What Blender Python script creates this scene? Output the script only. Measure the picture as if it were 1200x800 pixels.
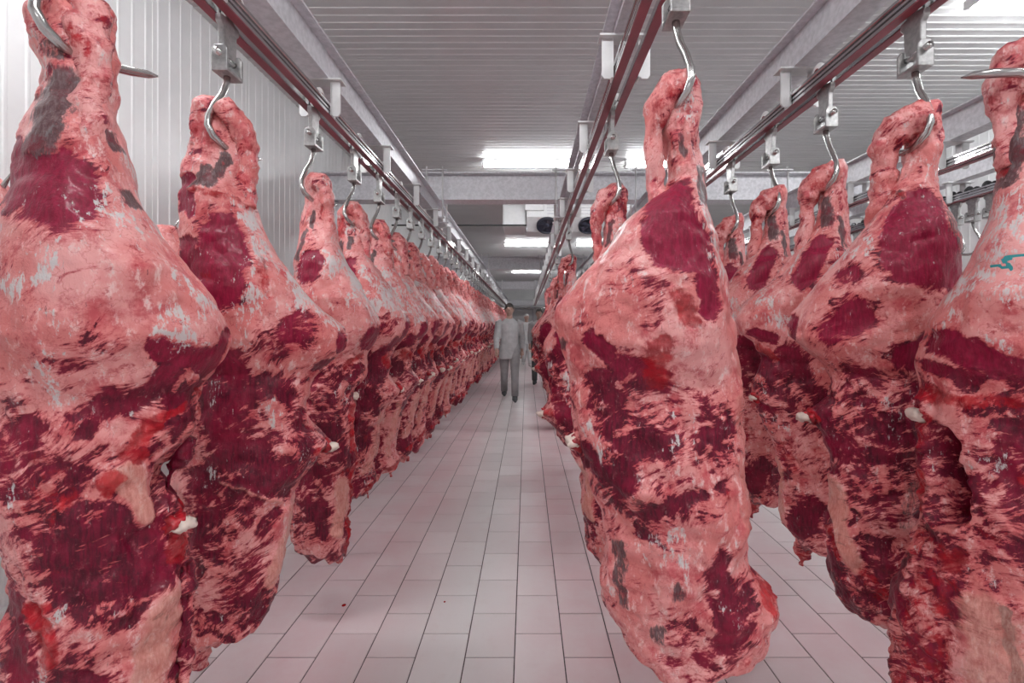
import bpy, math, random
import numpy as np
from mathutils import Vector, Matrix

# ------------------------------------------------------------------ clear
for o in list(bpy.data.objects):
    bpy.data.objects.remove(o)
S = bpy.context.scene
COL = S.collection
R = math.radians
random.seed(7)

# ------------------------------------------------------------------ camera
CZ = 1.335            # eye height
F = 572.0             # focal length in pixels of a 1200 px wide frame
VX, VY = 617.0, 382.0  # vanishing point
cam = bpy.data.cameras.new('camera')
cam.sensor_width = 36.0
cam.lens = F / 1200.0 * 36.0
cam.shift_x = -(VX - 600.0) / 1200.0
cam.shift_y = -(400.0 - VY) / 1200.0
cam.clip_start = 0.02
cam.clip_end = 100
camo = bpy.data.objects.new('camera', cam)
camo.location = (0, 0, CZ)
camo.rotation_euler = (R(90), 0, 0)
COL.objects.link(camo)
S.camera = camo

# ------------------------------------------------------------------ world and exposure
W = bpy.data.worlds.new('world')
S.world = W
W.use_nodes = True
W.node_tree.nodes['Background'].inputs[0].default_value = (0.5, 0.5, 0.5, 1)
W.node_tree.nodes['Background'].inputs[1].default_value = 0.0
S.view_settings.view_transform = 'Standard'
S.view_settings.look = 'None'
S.view_settings.exposure = 0.0
S.view_settings.gamma = 1.0
S.view_settings.use_curve_mapping = False
LAMP_STRENGTH = 56.0
LAMPS = [(0.10, y) for y in (-4.6, 0.05, 6.45, 12.85, 19.25)] + \
        [(1.98, y) for y in (0.05, 6.45, 12.85, 19.25)] + \
        [(-1.45, 1.55)] + [(3.6, y) for y in (-2.4, 3.2)]  # the unseen lamp on the far left is added to brighten that wall

# ------------------------------------------------------------------ room numbers
XL, XR, Y0, Y1 = -2.3, 4.4, -6.0, 26.5
CEIL = CZ + 2.2
RAILX = [-0.98, 0.40, 1.25, 2.70, 3.50]
RZ = CZ + 1.0          # underside of the rails


# ------------------------------------------------------------------ materials
def new_mat(name):
    m = bpy.data.materials.new(name)
    m.use_nodes = True
    nt = m.node_tree
    b = nt.nodes['Principled BSDF']
    return m, nt, b


def node(nt, t, **kw):
    n = nt.nodes.new(t)
    for k, v in kw.items():
        if k.startswith('i_'):
            n.inputs[int(k[2:])].default_value = v
        else:
            setattr(n, k, v)
    return n


def mathn(nt, op, a, b=None, clamp=False):
    n = nt.nodes.new('ShaderNodeMath')
    n.operation = op
    n.use_clamp = clamp
    for i, v in enumerate((a, b)):
        if v is None:
            continue
        if isinstance(v, (int, float)):
            n.inputs[i].default_value = v
        else:
            nt.links.new(v, n.inputs[i])
    return n.outputs[0]


def sstep(nt, v, lo, hi):
    n = nt.nodes.new('ShaderNodeMapRange')
    n.interpolation_type = 'SMOOTHSTEP'
    nt.links.new(v, n.inputs[0])
    n.inputs[1].default_value = lo
    n.inputs[2].default_value = hi
    return n.outputs[0]


def mixc(nt, f, a, b):
    n = nt.nodes.new('ShaderNodeMix')
    n.data_type = 'RGBA'
    if isinstance(f, (int, float)):
        n.inputs[0].default_value = f
    else:
        nt.links.new(f, n.inputs[0])
    for i, v in ((6, a), (7, b)):
        if isinstance(v, tuple):
            n.inputs[i].default_value = v + (1,)
        else:
            nt.links.new(v, n.inputs[i])
    return n.outputs[2]


def noise(nt, vec, scale, detail=4, rough=0.55, stretch=None):
    if stretch:
        mp = nt.nodes.new('ShaderNodeMapping')
        mp.inputs['Scale'].default_value = stretch
        nt.links.new(vec, mp.inputs[0])
        vec = mp.outputs[0]
    n = nt.nodes.new('ShaderNodeTexNoise')
    n.inputs['Scale'].default_value = scale
    n.inputs['Detail'].default_value = detail
    n.inputs['Roughness'].default_value = rough
    nt.links.new(vec, n.inputs['Vector'])
    return n.outputs[0]


def plain(name, col, rough=0.5, metal=0.0, var=0.15, scale=20, bump=0.0, spec=0.5, coord='Object'):
    m, nt, b = new_mat(name)
    tc = nt.nodes.new('ShaderNodeTexCoord')
    n = noise(nt, tc.outputs[coord], scale)
    c = mixc(nt, sstep(nt, n, 0.3, 0.7), tuple(x * (1 - var) for x in col), tuple(min(1, x * (1 + var)) for x in col))
    nt.links.new(c, b.inputs['Base Color'])
    b.inputs['Roughness'].default_value = rough
    b.inputs['Metallic'].default_value = metal
    b.inputs['Specular IOR Level'].default_value = spec
    if bump:
        bp = nt.nodes.new('ShaderNodeBump')
        bp.inputs['Strength'].default_value = bump
        bp.inputs['Distance'].default_value = 0.003
        nt.links.new(n, bp.inputs['Height'])
        nt.links.new(bp.outputs[0], b.inputs['Normal'])
    return m


def emit(name, col, s):
    m, nt, b = new_mat(name)
    b.inputs['Base Color'].default_value = col + (1,)
    b.inputs['Emission Color'].default_value = col + (1,)
    b.inputs['Emission Strength'].default_value = s
    return m


def flesh_mat():
    m, nt, b = new_mat('beef')
    L = nt.links
    tc = nt.nodes.new('ShaderNodeTexCoord')
    oi = nt.nodes.new('ShaderNodeObjectInfo')
    va = nt.nodes.new('ShaderNodeVectorMath')
    va.operation = 'MULTIPLY_ADD'
    L.new(oi.outputs['Random'], va.inputs[0])
    va.inputs[1].default_value = (7, 5, 9)
    L.new(tc.outputs['Object'], va.inputs[2])
    P = va.outputs[0]
    a1 = node(nt, 'ShaderNodeAttribute', attribute_name='mask_a')
    a2 = node(nt, 'ShaderNodeAttribute', attribute_name='mask_b')
    s1 = nt.nodes.new('ShaderNodeSeparateColor')
    s2 = nt.nodes.new('ShaderNodeSeparateColor')
    L.new(a1.outputs['Color'], s1.inputs[0])
    L.new(a2.outputs['Color'], s2.inputs[0])
    lean, blood, silver = s1.outputs[0], s1.outputs[1], s1.outputs[2]
    bone, dark, ink = s2.outputs[0], s2.outputs[1], s2.outputs[2]
    fresh = a1.outputs['Alpha']
    nf = noise(nt, P, 34, 6, 0.68)
    nfine = noise(nt, P, 120, 5, 0.65)
    nbig = noise(nt, P, 6, 5, 0.65)
    fib = noise(nt, P, 5, 5, 0.6, (26, 26, 3.0))
    fleck = noise(nt, P, 9, 6, 0.72, (5, 5, 2.4))
    streak = noise(nt, P, 10, 5, 0.7, (14, 14, 3.2))
    film = noise(nt, P, 13, 6, 0.7)
    # slanting, drawn-out pattern for the marbling
    wv = nt.nodes.new('ShaderNodeTexNoise')
    wv.inputs['Scale'].default_value = 5.0
    wv.inputs['Detail'].default_value = 2.0
    L.new(P, wv.inputs['Vector'])
    wa = nt.nodes.new('ShaderNodeVectorMath')
    wa.operation = 'MULTIPLY_ADD'
    L.new(wv.outputs[1], wa.inputs[0])
    wa.inputs[1].default_value = (0.16, 0.16, 0.16)
    L.new(P, wa.inputs[2])
    rot = nt.nodes.new('ShaderNodeMapping')
    rot.inputs['Rotation'].default_value = (0.2, 0.42, 0)
    L.new(wa.outputs[0], rot.inputs[0])
    slant = noise(nt, rot.outputs[0], 10, 6, 0.68, (1.5, 1.5, 5.2))
    slfine = noise(nt, rot.outputs[0], 10, 5, 0.7, (5, 5, 16))
    # fat: salmon to cream with rosy blotches, thin vessels and small dark nicks
    fat = mixc(nt, sstep(nt, nbig, 0.38, 0.62), (0.74, 0.225, 0.215), (0.87, 0.40, 0.385))
    fat = mixc(nt, mathn(nt, 'MULTIPLY', sstep(nt, film, 0.50, 0.66), 0.85), fat, (0.60, 0.085, 0.105))
    fat = mixc(nt, mathn(nt, 'MULTIPLY', sstep(nt, fleck, 0.52, 0.68), 0.95), fat, (0.92, 0.63, 0.61))
    fat = mixc(nt, mathn(nt, 'MULTIPLY', sstep(nt, nf, 0.60, 0.72), 0.85), fat, (0.46, 0.022, 0.035))
    ves = mathn(nt, 'ABSOLUTE', mathn(nt, 'SUBTRACT', noise(nt, P, 16, 4, 0.6), 0.5))
    fat = mixc(nt, mathn(nt, 'MULTIPLY', mathn(nt, 'SUBTRACT', 1.0, sstep(nt, ves, 0.002, 0.016)), 0.30), fat, (0.50, 0.035, 0.045))
    fat = mixc(nt, mathn(nt, 'MULTIPLY', sstep(nt, streak, 0.64, 0.72), 0.8), fat, (0.22, 0.015, 0.03))
    # lean: fibres, darker dried zones, a pale film and fine marbling
    lc = mixc(nt, sstep(nt, fib, 0.3, 0.7), (0.075, 0.0022, 0.014), (0.205, 0.0035, 0.030))
    lc = mixc(nt, mathn(nt, 'MULTIPLY', sstep(nt, nbig, 0.42, 0.7), 0.8), lc, (0.31, 0.005, 0.040))
    lc = mixc(nt, mathn(nt, 'MULTIPLY', sstep(nt, film, 0.46, 0.30), 0.7), lc, (0.038, 0.002, 0.009))
    lc = mixc(nt, mathn(nt, 'MULTIPLY', sstep(nt, fleck, 0.56, 0.68), 0.16), lc, (0.60, 0.22, 0.25))
    lc = mixc(nt, mathn(nt, 'MULTIPLY', sstep(nt, nfine, 0.60, 0.70), 0.35), lc, (0.52, 0.13, 0.17))
    fr = mixc(nt, sstep(nt, fib, 0.35, 0.68), (0.215, 0.0035, 0.030), (0.335, 0.007, 0.050))
    fr = mixc(nt, mathn(nt, 'MULTIPLY', sstep(nt, fleck, 0.58, 0.70), 0.30), fr, (0.62, 0.20, 0.24))
    lc = mixc(nt, sstep(nt, fresh, 0.3, 0.7), lc, fr)
    calm = mathn(nt, 'SUBTRACT', 1.0, mathn(nt, 'MULTIPLY', fresh, 0.55))
    v0 = mathn(nt, 'ADD', mathn(nt, 'MULTIPLY', mathn(nt, 'SUBTRACT', 0.5, slfine), 1.15), mathn(nt, 'MULTIPLY', mathn(nt, 'SUBTRACT', 0.5, slant), 1.9))
    v0 = mathn(nt, 'ADD', v0, mathn(nt, 'MULTIPLY', mathn(nt, 'SUBTRACT', nf, 0.5), 0.45))
    v = mathn(nt, 'ADD', lean, mathn(nt, 'MULTIPLY', v0, calm))
    c = mixc(nt, mathn(nt, 'MULTIPLY', sstep(nt, v, 0.24, 0.46), 0.75), fat, (0.54, 0.060, 0.078))
    c = mixc(nt, sstep(nt, v, 0.43, 0.55), c, lc)
    # dried silvery skin in streaks
    sv = mathn(nt, 'ADD', silver, mathn(nt, 'MULTIPLY', mathn(nt, 'SUBTRACT', fleck, 0.5), 2.8))
    sv = mathn(nt, 'ADD', sv, mathn(nt, 'MULTIPLY', mathn(nt, 'SUBTRACT', streak, 0.5), 2.4))
    c = mixc(nt, mathn(nt, 'MULTIPLY', sstep(nt, sv, 0.55, 0.85), 0.85), c, (0.70, 0.70, 0.69))
    # dark grey sheath on the shank muscles
    dk = mixc(nt, sstep(nt, streak, 0.40, 0.75), (0.035, 0.015, 0.022), (0.17, 0.14, 0.15))
    dk = mixc(nt, sstep(nt, film, 0.50, 0.62), dk, (0.13, 0.010, 0.026))
    dv = mathn(nt, 'ADD', dark, mathn(nt, 'MULTIPLY', mathn(nt, 'SUBTRACT', streak, 0.5), 1.9))
    dv = mathn(nt, 'ADD', dv, mathn(nt, 'MULTIPLY', mathn(nt, 'SUBTRACT', 0.5, fleck), 0.9))
    c = mixc(nt, mathn(nt, 'MULTIPLY', sstep(nt, dv, 0.34, 0.80), 0.9), c, dk)
    # cut bone and tendon plates
    bv = mathn(nt, 'ADD', bone, mathn(nt, 'MULTIPLY', mathn(nt, 'SUBTRACT', nf, 0.5), 0.8))
    bc = mixc(nt, sstep(nt, streak, 0.35, 0.65), (0.56, 0.22, 0.17), (0.76, 0.42, 0.34))
    c = mixc(nt, mathn(nt, 'MULTIPLY', sstep(nt, bv, 0.40, 0.90), 0.62), c, bc)
    # fresh blood
    bl = mathn(nt, 'ADD', blood, mathn(nt, 'MULTIPLY', mathn(nt, 'SUBTRACT', nf, 0.5), 1.6))
    bl = mathn(nt, 'ADD', bl, mathn(nt, 'MULTIPLY', mathn(nt, 'SUBTRACT', streak, 0.5), 0.9))
    c = mixc(nt, mathn(nt, 'MULTIPLY', sstep(nt, bl, 0.50, 0.95), 0.82), c, mixc(nt, sstep(nt, film, 0.4, 0.6), (0.56, 0.008, 0.018), (0.30, 0.004, 0.012)))
    c = mixc(nt, sstep(nt, ink, 0.4, 0.6), c, (0.03, 0.30, 0.32))
    L.new(c, b.inputs['Base Color'])
    b.inputs['Roughness'].default_value = 0.34
    rr = nt.nodes.new('ShaderNodeMapRange')
    L.new(nf, rr.inputs[0])
    rr.inputs[3].default_value = 0.22
    rr.inputs[4].default_value = 0.50
    L.new(rr.outputs[0], b.inputs['Roughness'])
    b.inputs['Specular IOR Level'].default_value = 0.28
    b.inputs['Coat Weight'].default_value = 0.10
    b.inputs['Coat Roughness'].default_value = 0.10
    bp = nt.nodes.new('ShaderNodeBump')
    bp.inputs['Strength'].default_value = 0.55
    bp.inputs['Distance'].default_value = 0.006
    h = mathn(nt, 'ADD', mathn(nt, 'MULTIPLY', nf, 0.9), mathn(nt, 'MULTIPLY', fleck, 0.8))
    h = mathn(nt, 'ADD', h, mathn(nt, 'MULTIPLY', nfine, 0.35))
    h = mathn(nt, 'ADD', h, mathn(nt, 'MULTIPLY', streak, 0.5))
    L.new(h, bp.inputs['Height'])
    L.new(bp.outputs[0], b.inputs['Normal'])
    return m


M = {}
M['beef'] = flesh_mat()
M['bone'] = plain('bone', (0.78, 0.66, 0.58), 0.35, var=0.12, scale=40, bump=0.4)
M['raw'] = plain('raw_red', (0.40, 0.012, 0.022), 0.28, var=0.5, scale=45, bump=0.8)
M['blood'] = plain('blood', (0.42, 0.004, 0.008), 0.12, var=0.1)
M['galv'] = plain('galvanised_steel', (0.64, 0.63, 0.66), 0.48, 0.2, var=0.12, scale=35)
M['rail'] = plain('rail_aluminium', (0.56, 0.55, 0.56), 0.17, 0.95, var=0.05, scale=10)
M['reflection'] = plain('painted_red_reflection', (0.25, 0.055, 0.075), 0.35, var=0.25, scale=4)  # red reflection of the meat, put into the colour
M['bracket'] = plain('bracket_metal', (0.72, 0.72, 0.72), 0.42, 0.25, var=0.05)
M['steel'] = plain('stainless_steel', (0.50, 0.49, 0.48), 0.24, 1.0, var=0.08, scale=60)
M['cast'] = plain('cast_clevis', (0.42, 0.415, 0.41), 0.36, 0.85, var=0.16, scale=70, bump=0.3)
M['white_plastic'] = plain('white_plastic', (0.80, 0.79, 0.78), 0.35, var=0.03)
M['red_ring'] = plain('red_ring', (0.20, 0.02, 0.025), 0.4)
M['black'] = plain('black_rubber', (0.02, 0.02, 0.022), 0.4)
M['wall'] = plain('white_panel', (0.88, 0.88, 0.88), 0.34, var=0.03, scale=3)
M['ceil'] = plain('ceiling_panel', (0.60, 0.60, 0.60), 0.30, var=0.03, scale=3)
M['white'] = plain('white_enamel', (0.80, 0.80, 0.80), 0.35, var=0.03)
M['fan'] = plain('fan_blue_black', (0.035, 0.035, 0.055), 0.35)
M['grout'] = plain('grout', (0.10, 0.075, 0.075), 0.8, var=0.3)
M['tube'] = emit('lamp_diffuser', (0.965, 0.985, 1.0), LAMP_STRENGTH)
M['coat'] = plain('grey_coat', (0.46, 0.465, 0.47), 0.8, var=0.1, scale=12)
M['trousers'] = plain('grey_trousers', (0.36, 0.36, 0.365), 0.8, var=0.1, scale=12)
M['white_coat'] = plain('white_coat', (0.66, 0.67, 0.67), 0.8, var=0.05, scale=12)
M['dark_cloth'] = plain('dark_cloth', (0.10, 0.105, 0.11), 0.8, var=0.1, scale=12)
M['skin'] = plain('skin', (0.50, 0.33, 0.27), 0.5, var=0.08)
M['hair'] = plain('dark_hair', (0.06, 0.05, 0.045), 0.6, var=0.2, scale=60)


def tile_mat():
    m, nt, b = new_mat('floor_tile')
    L = nt.links
    g = nt.nodes.new('ShaderNodeNewGeometry')
    oi = nt.nodes.new('ShaderNodeObjectInfo')
    r = mathn(nt, 'FRACT', mathn(nt, 'ADD', g.outputs['Random Per Island'], oi.outputs['Random']))
    c = mixc(nt, r, (0.70, 0.675, 0.67), (0.80, 0.78, 0.775))
    n = noise(nt, g.outputs['Position'], 9, 6, 0.7)
    c = mixc(nt, mathn(nt, 'MULTIPLY', sstep(nt, n, 0.5, 0.8), 0.35), c, (0.62, 0.53, 0.52))
    # pink light bounced off the meat, painted into the tiles under the hanging rows
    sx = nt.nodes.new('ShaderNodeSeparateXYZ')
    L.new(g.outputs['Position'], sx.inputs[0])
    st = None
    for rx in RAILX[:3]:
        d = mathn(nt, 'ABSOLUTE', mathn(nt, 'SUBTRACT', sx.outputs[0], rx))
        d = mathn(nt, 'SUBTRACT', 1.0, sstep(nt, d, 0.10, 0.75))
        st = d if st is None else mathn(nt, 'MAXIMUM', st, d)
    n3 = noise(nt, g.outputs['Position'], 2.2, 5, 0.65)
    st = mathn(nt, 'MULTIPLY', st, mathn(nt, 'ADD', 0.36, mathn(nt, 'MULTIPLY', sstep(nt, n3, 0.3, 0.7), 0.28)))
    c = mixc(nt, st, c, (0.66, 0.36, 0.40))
    L.new(c, b.inputs['Base Color'])
    b.inputs['Roughness'].default_value = 0.36
    b.inputs['Specular IOR Level'].default_value = 0.45
    n2 = noise(nt, g.outputs['Position'], 160, 3)
    bp = nt.nodes.new('ShaderNodeBump')
    bp.inputs['Strength'].default_value = 0.12
    bp.inputs['Distance'].default_value = 0.002
    L.new(n2, bp.inputs['Height'])
    L.new(bp.outputs[0], b.inputs['Normal'])
    return m


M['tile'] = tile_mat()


# ------------------------------------------------------------------ mesh helpers
def raw_mesh(name, V, Fc, smooth=False):
    me = bpy.data.meshes.new(name)
    me.from_pydata([tuple(v) for v in V], [], Fc)
    if smooth:
        me.polygons.foreach_set('use_smooth', [True] * len(me.polygons))
    me.update()
    return me


class MB:
    def __init__(s):
        s.V, s.F = [], []

    def add(s, V, Fc):
        k = len(s.V)
        s.V += [tuple(v) for v in V]
        s.F += [tuple(i + k for i in f) for f in Fc]
        return s

    def box(s, x0, x1, y0, y1, z0, z1):
        V = [(x, y, z) for z in (z0, z1) for y in (y0, y1) for x in (x0, x1)]
        return s.add(V, [(0, 2, 3, 1), (4, 5, 7, 6), (0, 1, 5, 4), (2, 6, 7, 3), (0, 4, 6, 2), (1, 3, 7, 5)])

    def prism(s, prof, axis, a, b):
        """extrude a closed 2-D profile along an axis ('x': profile is (y,z), 'y': (x,z), 'z': (x,y))"""
        def pt(p, t):
            return {'x': (t, p[0], p[1]), 'y': (p[0], t, p[1]), 'z': (p[0], p[1], t)}[axis]
        n = len(prof)
        V = [pt(p, a) for p in prof] + [pt(p, b) for p in prof]
        Fc = [(i, (i + 1) % n, n + (i + 1) % n, n + i) for i in range(n)]
        Fc += [tuple(range(n))[::-1], tuple(range(n, 2 * n))]
        return s.add(V, Fc)

    def tube(s, pts, rad, n=10, flat=1.0):
        """swept tube through points with a radius each"""
        P = [Vector(p) for p in pts]
        if isinstance(rad, (int, float)):
            rad = [rad] * len(P)
        V, Fc = [], []
        up = None
        for i, p in enumerate(P):
            t = (P[min(i + 1, len(P) - 1)] - P[max(i - 1, 0)]).normalized()
            if up is None:
                up = Vector((0, 1, 0)) if abs(t.y) < 0.8 else Vector((1, 0, 0))
            up = (up - t * up.dot(t)).normalized()
            sd = t.cross(up)
            for k in range(n):
                a = 2 * math.pi * k / n
                V.append(p + (up * math.cos(a) * flat + sd * math.sin(a)) * rad[i])
        for i in range(len(P) - 1):
            for k in range(n):
                Fc.append((i * n + k, i * n + (k + 1) % n, (i + 1) * n + (k + 1) % n, (i + 1) * n + k))
        Fc += [tuple(range(n))[::-1], tuple(range((len(P) - 1) * n, len(P) * n))]
        return s.add(V, Fc)

    def cyl(s, c, axis, r, h, n=20, hole=0):
        P = [(math.cos(2 * math.pi * k / n), math.sin(2 * math.pi * k / n)) for k in range(n)]
        d = {'x': lambda u, v, t: (c[0] + t, c[1] + u, c[2] + v), 'y': lambda u, v, t: (c[0] + u, c[1] + t, c[2] + v),
             'z': lambda u, v, t: (c[0] + u, c[1] + v, c[2] + t)}[axis]
        b = min(h * 0.2, r * 0.15)
        rings = [(r - b, -h / 2), (r, -h / 2 + b), (r, h / 2 - b), (r - b, h / 2)]
        V = [d(p[0] * q, p[1] * q, t) for q, t in rings for p in P]
        Fc = [(i * n + k, i * n + (k + 1) % n, (i + 1) * n + (k + 1) % n, (i + 1) * n + k) for i in range(3) for k in range(n)]
        Fc += [tuple(range(n))[::-1], tuple(range(3 * n, 4 * n))]
        return s.add(V, Fc)

    def ring(s, c, axis, r, w, h, n=18):
        d = {'x': lambda u, v, t: (c[0] + t, c[1] + u, c[2] + v), 'z': lambda u, v, t: (c[0] + u, c[1] + v, c[2] + t)}[axis]
        V, Fc = [], []
        for k in range(n):
            a = 2 * math.pi * k / n
            for q, t in ((r - w, 0), (r - w, h), (r, h), (r, 0)):
                V.append(d(math.cos(a) * q, math.sin(a) * q, t))
        for k in range(n):
            j = (k + 1) % n
            for e in range(4):
                Fc.append((k * 4 + e, j * 4 + e, j * 4 + (e + 1) % 4, k * 4 + (e + 1) % 4))
        return s.add(V, Fc)

    def ball(s, c, r, n=10):
        if isinstance(r, (int, float)):
            r = (r, r, r)
        V, Fc = [], []
        for i in range(n + 1):
            th = math.pi * i / n
            for k in range(2 * n):
                ph = math.pi * k / n
                V.append((c[0] + r[0] * math.sin(th) * math.cos(ph), c[1] + r[1] * math.sin(th) * math.sin(ph), c[2] + r[2] * math.cos(th)))
        for i in range(n):
            for k in range(2 * n):
                j = (k + 1) % (2 * n)
                Fc.append((i * 2 * n + k, (i + 1) * 2 * n + k, (i + 1) * 2 * n + j, i * 2 * n + j))
        return s.add(V, Fc)

    def mesh(s, name, mat, smooth=False):
        me = raw_mesh(name, s.V, s.F, smooth)
        me.materials.append(M[mat])
        return me

    def obj(s, name, mat, parent=None, smooth=False, bevel=0.0):
        return link(name, s.mesh(name, mat, smooth), parent, bevel)


def link(name, me, parent=None, bevel=0.0):
    o = bpy.data.objects.new(name, me)
    COL.objects.link(o)
    if parent:
        o.parent = parent
    if bevel:
        b = o.modifiers.new('bevel', 'BEVEL')
        b.width = bevel
        b.segments = 2
        b.limit_method = 'ANGLE'
    return o


def thing(name, label, cat, loc=(0, 0, 0), rz=0.0, group=None):
    o = bpy.data.objects.new(name, None)
    o.empty_display_size = 0.1
    COL.objects.link(o)
    o.location = loc
    o.rotation_euler = (0, 0, rz)
    return tag(o, label, cat, group)


def tag(o, label, cat, group=None):
    o['label'] = label
    o['category'] = cat
    if group:
        o['group'] = group
    return o


def struct(o):
    o['kind'] = 'structure'
    return o


def copy_tree(o, parent=None):
    c = o.copy()
    COL.objects.link(c)
    if parent:
        c.parent = parent
    for ch in KIDS.get(o.name, []):
        copy_tree(ch, c)
    return c


KIDS = {}


def register(o):
    ks = [c for c in bpy.data.objects if c.parent == o]
    KIDS[o.name] = ks
    for k in ks:
        register(k)


# ------------------------------------------------------------------ floor: grout slab and single tiles
fl = MB().box(XL, XR, Y0, Y1, -0.12, -0.003).obj('floor', 'grout')
struct(fl)
TW, TL, J = 0.2, 0.3, 0.0024
X00, Y00 = -0.0485, 2.121


def tile_geo(mb, w, l):
    b = 0.0012
    V = [(-w, -l, -.006), (w, -l, -.006), (w, l, -.006), (-w, l, -.006), (-w, -l, -b), (w, -l, -b), (w, l, -b), (-w, l, -b),
         (-w + b, -l + b, 0), (w - b, -l + b, 0), (w - b, l - b, 0), (-w + b, l - b, 0)]
    Fc = [(0, 1, 5, 4), (1, 2, 6, 5), (2, 3, 7, 6), (3, 0, 4, 7), (4, 5, 9, 8), (5, 6, 10, 9), (6, 7, 11, 10), (7, 4, 8, 11), (8, 9, 10, 11)]
    return V, Fc


tv, tf = tile_geo(None, TW / 2 - J, TL / 2 - J)
cells = []
for i in range(-12, 23):
    xc = X00 + (i + 0.5) * TW
    if xc - TW / 2 < XL - 0.001 or xc + TW / 2 > XR + 0.001:
        continue
    off = 0.0 if i % 2 == 0 else -0.152
    for j in range(-27, 82):
        yc = Y00 + off + (j + 0.5) * TL
        if yc - TL / 2 < Y0 or yc + TL / 2 > Y1:
            continue
        cells.append((xc, yc))


def tile_rank(c):
    x, y = c
    if y < 1.6:
        return 99
    px = VX + F * x / y
    if px < 150 or px > 1120:
        return 90 + y
    return y + (0 if -1.15 < x < 0.6 or y < 3.2 else 2.5)


cells.sort(key=tile_rank)
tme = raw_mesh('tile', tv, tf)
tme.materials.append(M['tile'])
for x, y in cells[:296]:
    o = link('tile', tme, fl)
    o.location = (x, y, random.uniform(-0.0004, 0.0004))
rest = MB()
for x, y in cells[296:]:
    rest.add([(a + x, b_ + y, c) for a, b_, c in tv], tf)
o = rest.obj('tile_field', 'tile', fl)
o['kind'] = 'stuff'


# ------------------------------------------------------------------ walls and ceiling of ribbed sandwich panels
def ribbed(width, length, pitch, rib=0.012, depth=0.004):
    """panel lying in the local XY plane, ribs along Y, face towards +Z, back closed"""
    n = max(1, round(width / pitch))
    p = width / n
    prof = [(0, -0.006), (0.003, 0)]
    for k in range(n):
        c = (k + 0.5) * p
        prof += [(c - rib, 0), (c - rib * 0.5, depth), (c + rib * 0.5, depth), (c + rib, 0)]
    prof += [(width - 0.003, 0), (width, -0.006), (width, -0.05), (0, -0.05)]
    return MB().prism([(a, z) for a, z in prof], 'y', 0, length)


def panel_run(parent, me, origin, step, count, rot):
    for k in range(count):
        o = link('panel', me, parent)
        o.matrix_local = Matrix.Translation(Vector(origin) + Vector(step) * k) @ rot


HW = CEIL
wl = struct(MB().box(XL - 0.16, XL - 0.06, Y0 - .1, Y1 + .1, 0, CEIL).obj('wall_left', 'white'))
me = ribbed(1.0, HW, 0.1).mesh('panel', 'wall')
rotL = Matrix(((0, 0, 1), (1, 0, 0), (0, 1, 0))).to_4x4()      # local x->world y, local y->z, local z->+x
panel_run(wl, me, (XL, Y0, 0), (0, 1, 0), 33, rotL)
wr = struct(MB().box(XR + 0.06, XR + 0.16, Y0 - .1, Y1 + .1, 0, CEIL).obj('wall_right', 'white'))
rotR = Matrix(((0, 0, -1), (-1, 0, 0), (0, 1, 0))).to_4x4()
panel_run(wr, me, (XR, Y0 + 1, 0), (0, 1, 0), 33, rotR)
wb = struct(MB().box(XL - .1, XR + .1, Y1 + 0.06, Y1 + 0.16, 0, CEIL).obj('wall_back', 'white'))
rotB = Matrix(((1, 0, 0), (0, 0, -1), (0, 1, 0))).to_4x4()
me2 = ribbed((XR - XL) / 7, HW, 0.1).mesh('panel', 'wall')
panel_run(wb, me2, (XL, Y1, 0), ((XR - XL) / 7, 0, 0), 7, rotB)
wf = struct(MB().box(XL - .1, XR + .1, Y0 - 0.16, Y0 - 0.06, 0, CEIL).obj('wall_front', 'white'))
rotF = Matrix(((-1, 0, 0), (0, 0, 1), (0, 1, 0))).to_4x4()
panel_run(wf, me2, (XL + (XR - XL) / 7, Y0, 0), ((XR - XL) / 7, 0, 0), 7, rotF)
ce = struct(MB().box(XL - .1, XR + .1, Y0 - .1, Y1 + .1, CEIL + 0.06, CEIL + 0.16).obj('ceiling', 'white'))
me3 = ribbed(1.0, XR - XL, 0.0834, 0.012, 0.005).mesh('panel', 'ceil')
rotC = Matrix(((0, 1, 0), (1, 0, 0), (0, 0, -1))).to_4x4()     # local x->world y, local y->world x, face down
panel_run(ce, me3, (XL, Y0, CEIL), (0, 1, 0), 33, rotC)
for nm, x in (('baseboard_left', XL + 0.03), ('baseboard_right', XR - 0.03)):
    struct(MB().prism([(x - .03, 0), (x + .03, 0), (x + .03, .06), (x, .10), (x - .03, .10)], 'y', Y0, Y1).obj(nm, 'white'))

# ------------------------------------------------------------------ lamps
ORD = ['nearest', 'second', 'third', 'fourth', 'fifth', 'sixth', 'seventh', 'eighth', 'ninth', 'tenth', 'eleventh', 'twelfth',
       'thirteenth', 'fourteenth', 'fifteenth', 'sixteenth']
for i, (x, y) in enumerate(LAMPS):
    n_ = 0 if y < 2 else round((y - .05) / 6.4) - 1
    if y > 5:
        lab = '%s lit fluorescent lamp on the ceiling over the %s aisle' % (ORD[n_], 'main' if x < 1 else 'right')
    else:
        lab = 'fluorescent ceiling lamp %s' % ('added to brighten the left wall, above the nearest left side of beef' if x < -1 else 'by the right wall, above the empty hooks' if y > 3 else 'behind the camera near the right wall' if x > 3
                                               else 'right above the camera' if x < 1 and y > 0 else 'well behind the camera over the main aisle' if x < 1 else 'above the right row, level with the camera')
    t = thing('ceiling_lamp', lab, 'lamp', (x, y, CEIL - 0.006), 0, 'fluorescent ceiling lamps')
    MB().box(-.68, .68, -.05, .05, -.035, 0).obj('lamp_body', 'white', t, bevel=.006)
    MB().prism([(-.055, -.036), (.055, -.036), (.055, -.06), (.035, -.085), (-.035, -.085), (-.055, -.06)], 'x', -.66, .66).obj('diffuser', 'tube', t)
    for s in (-1, 1):
        MB().box(s * .672 - .012, s * .672 + .012, -.057, .057, -.088, -.034).obj('end_cap', 'white', t)


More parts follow.
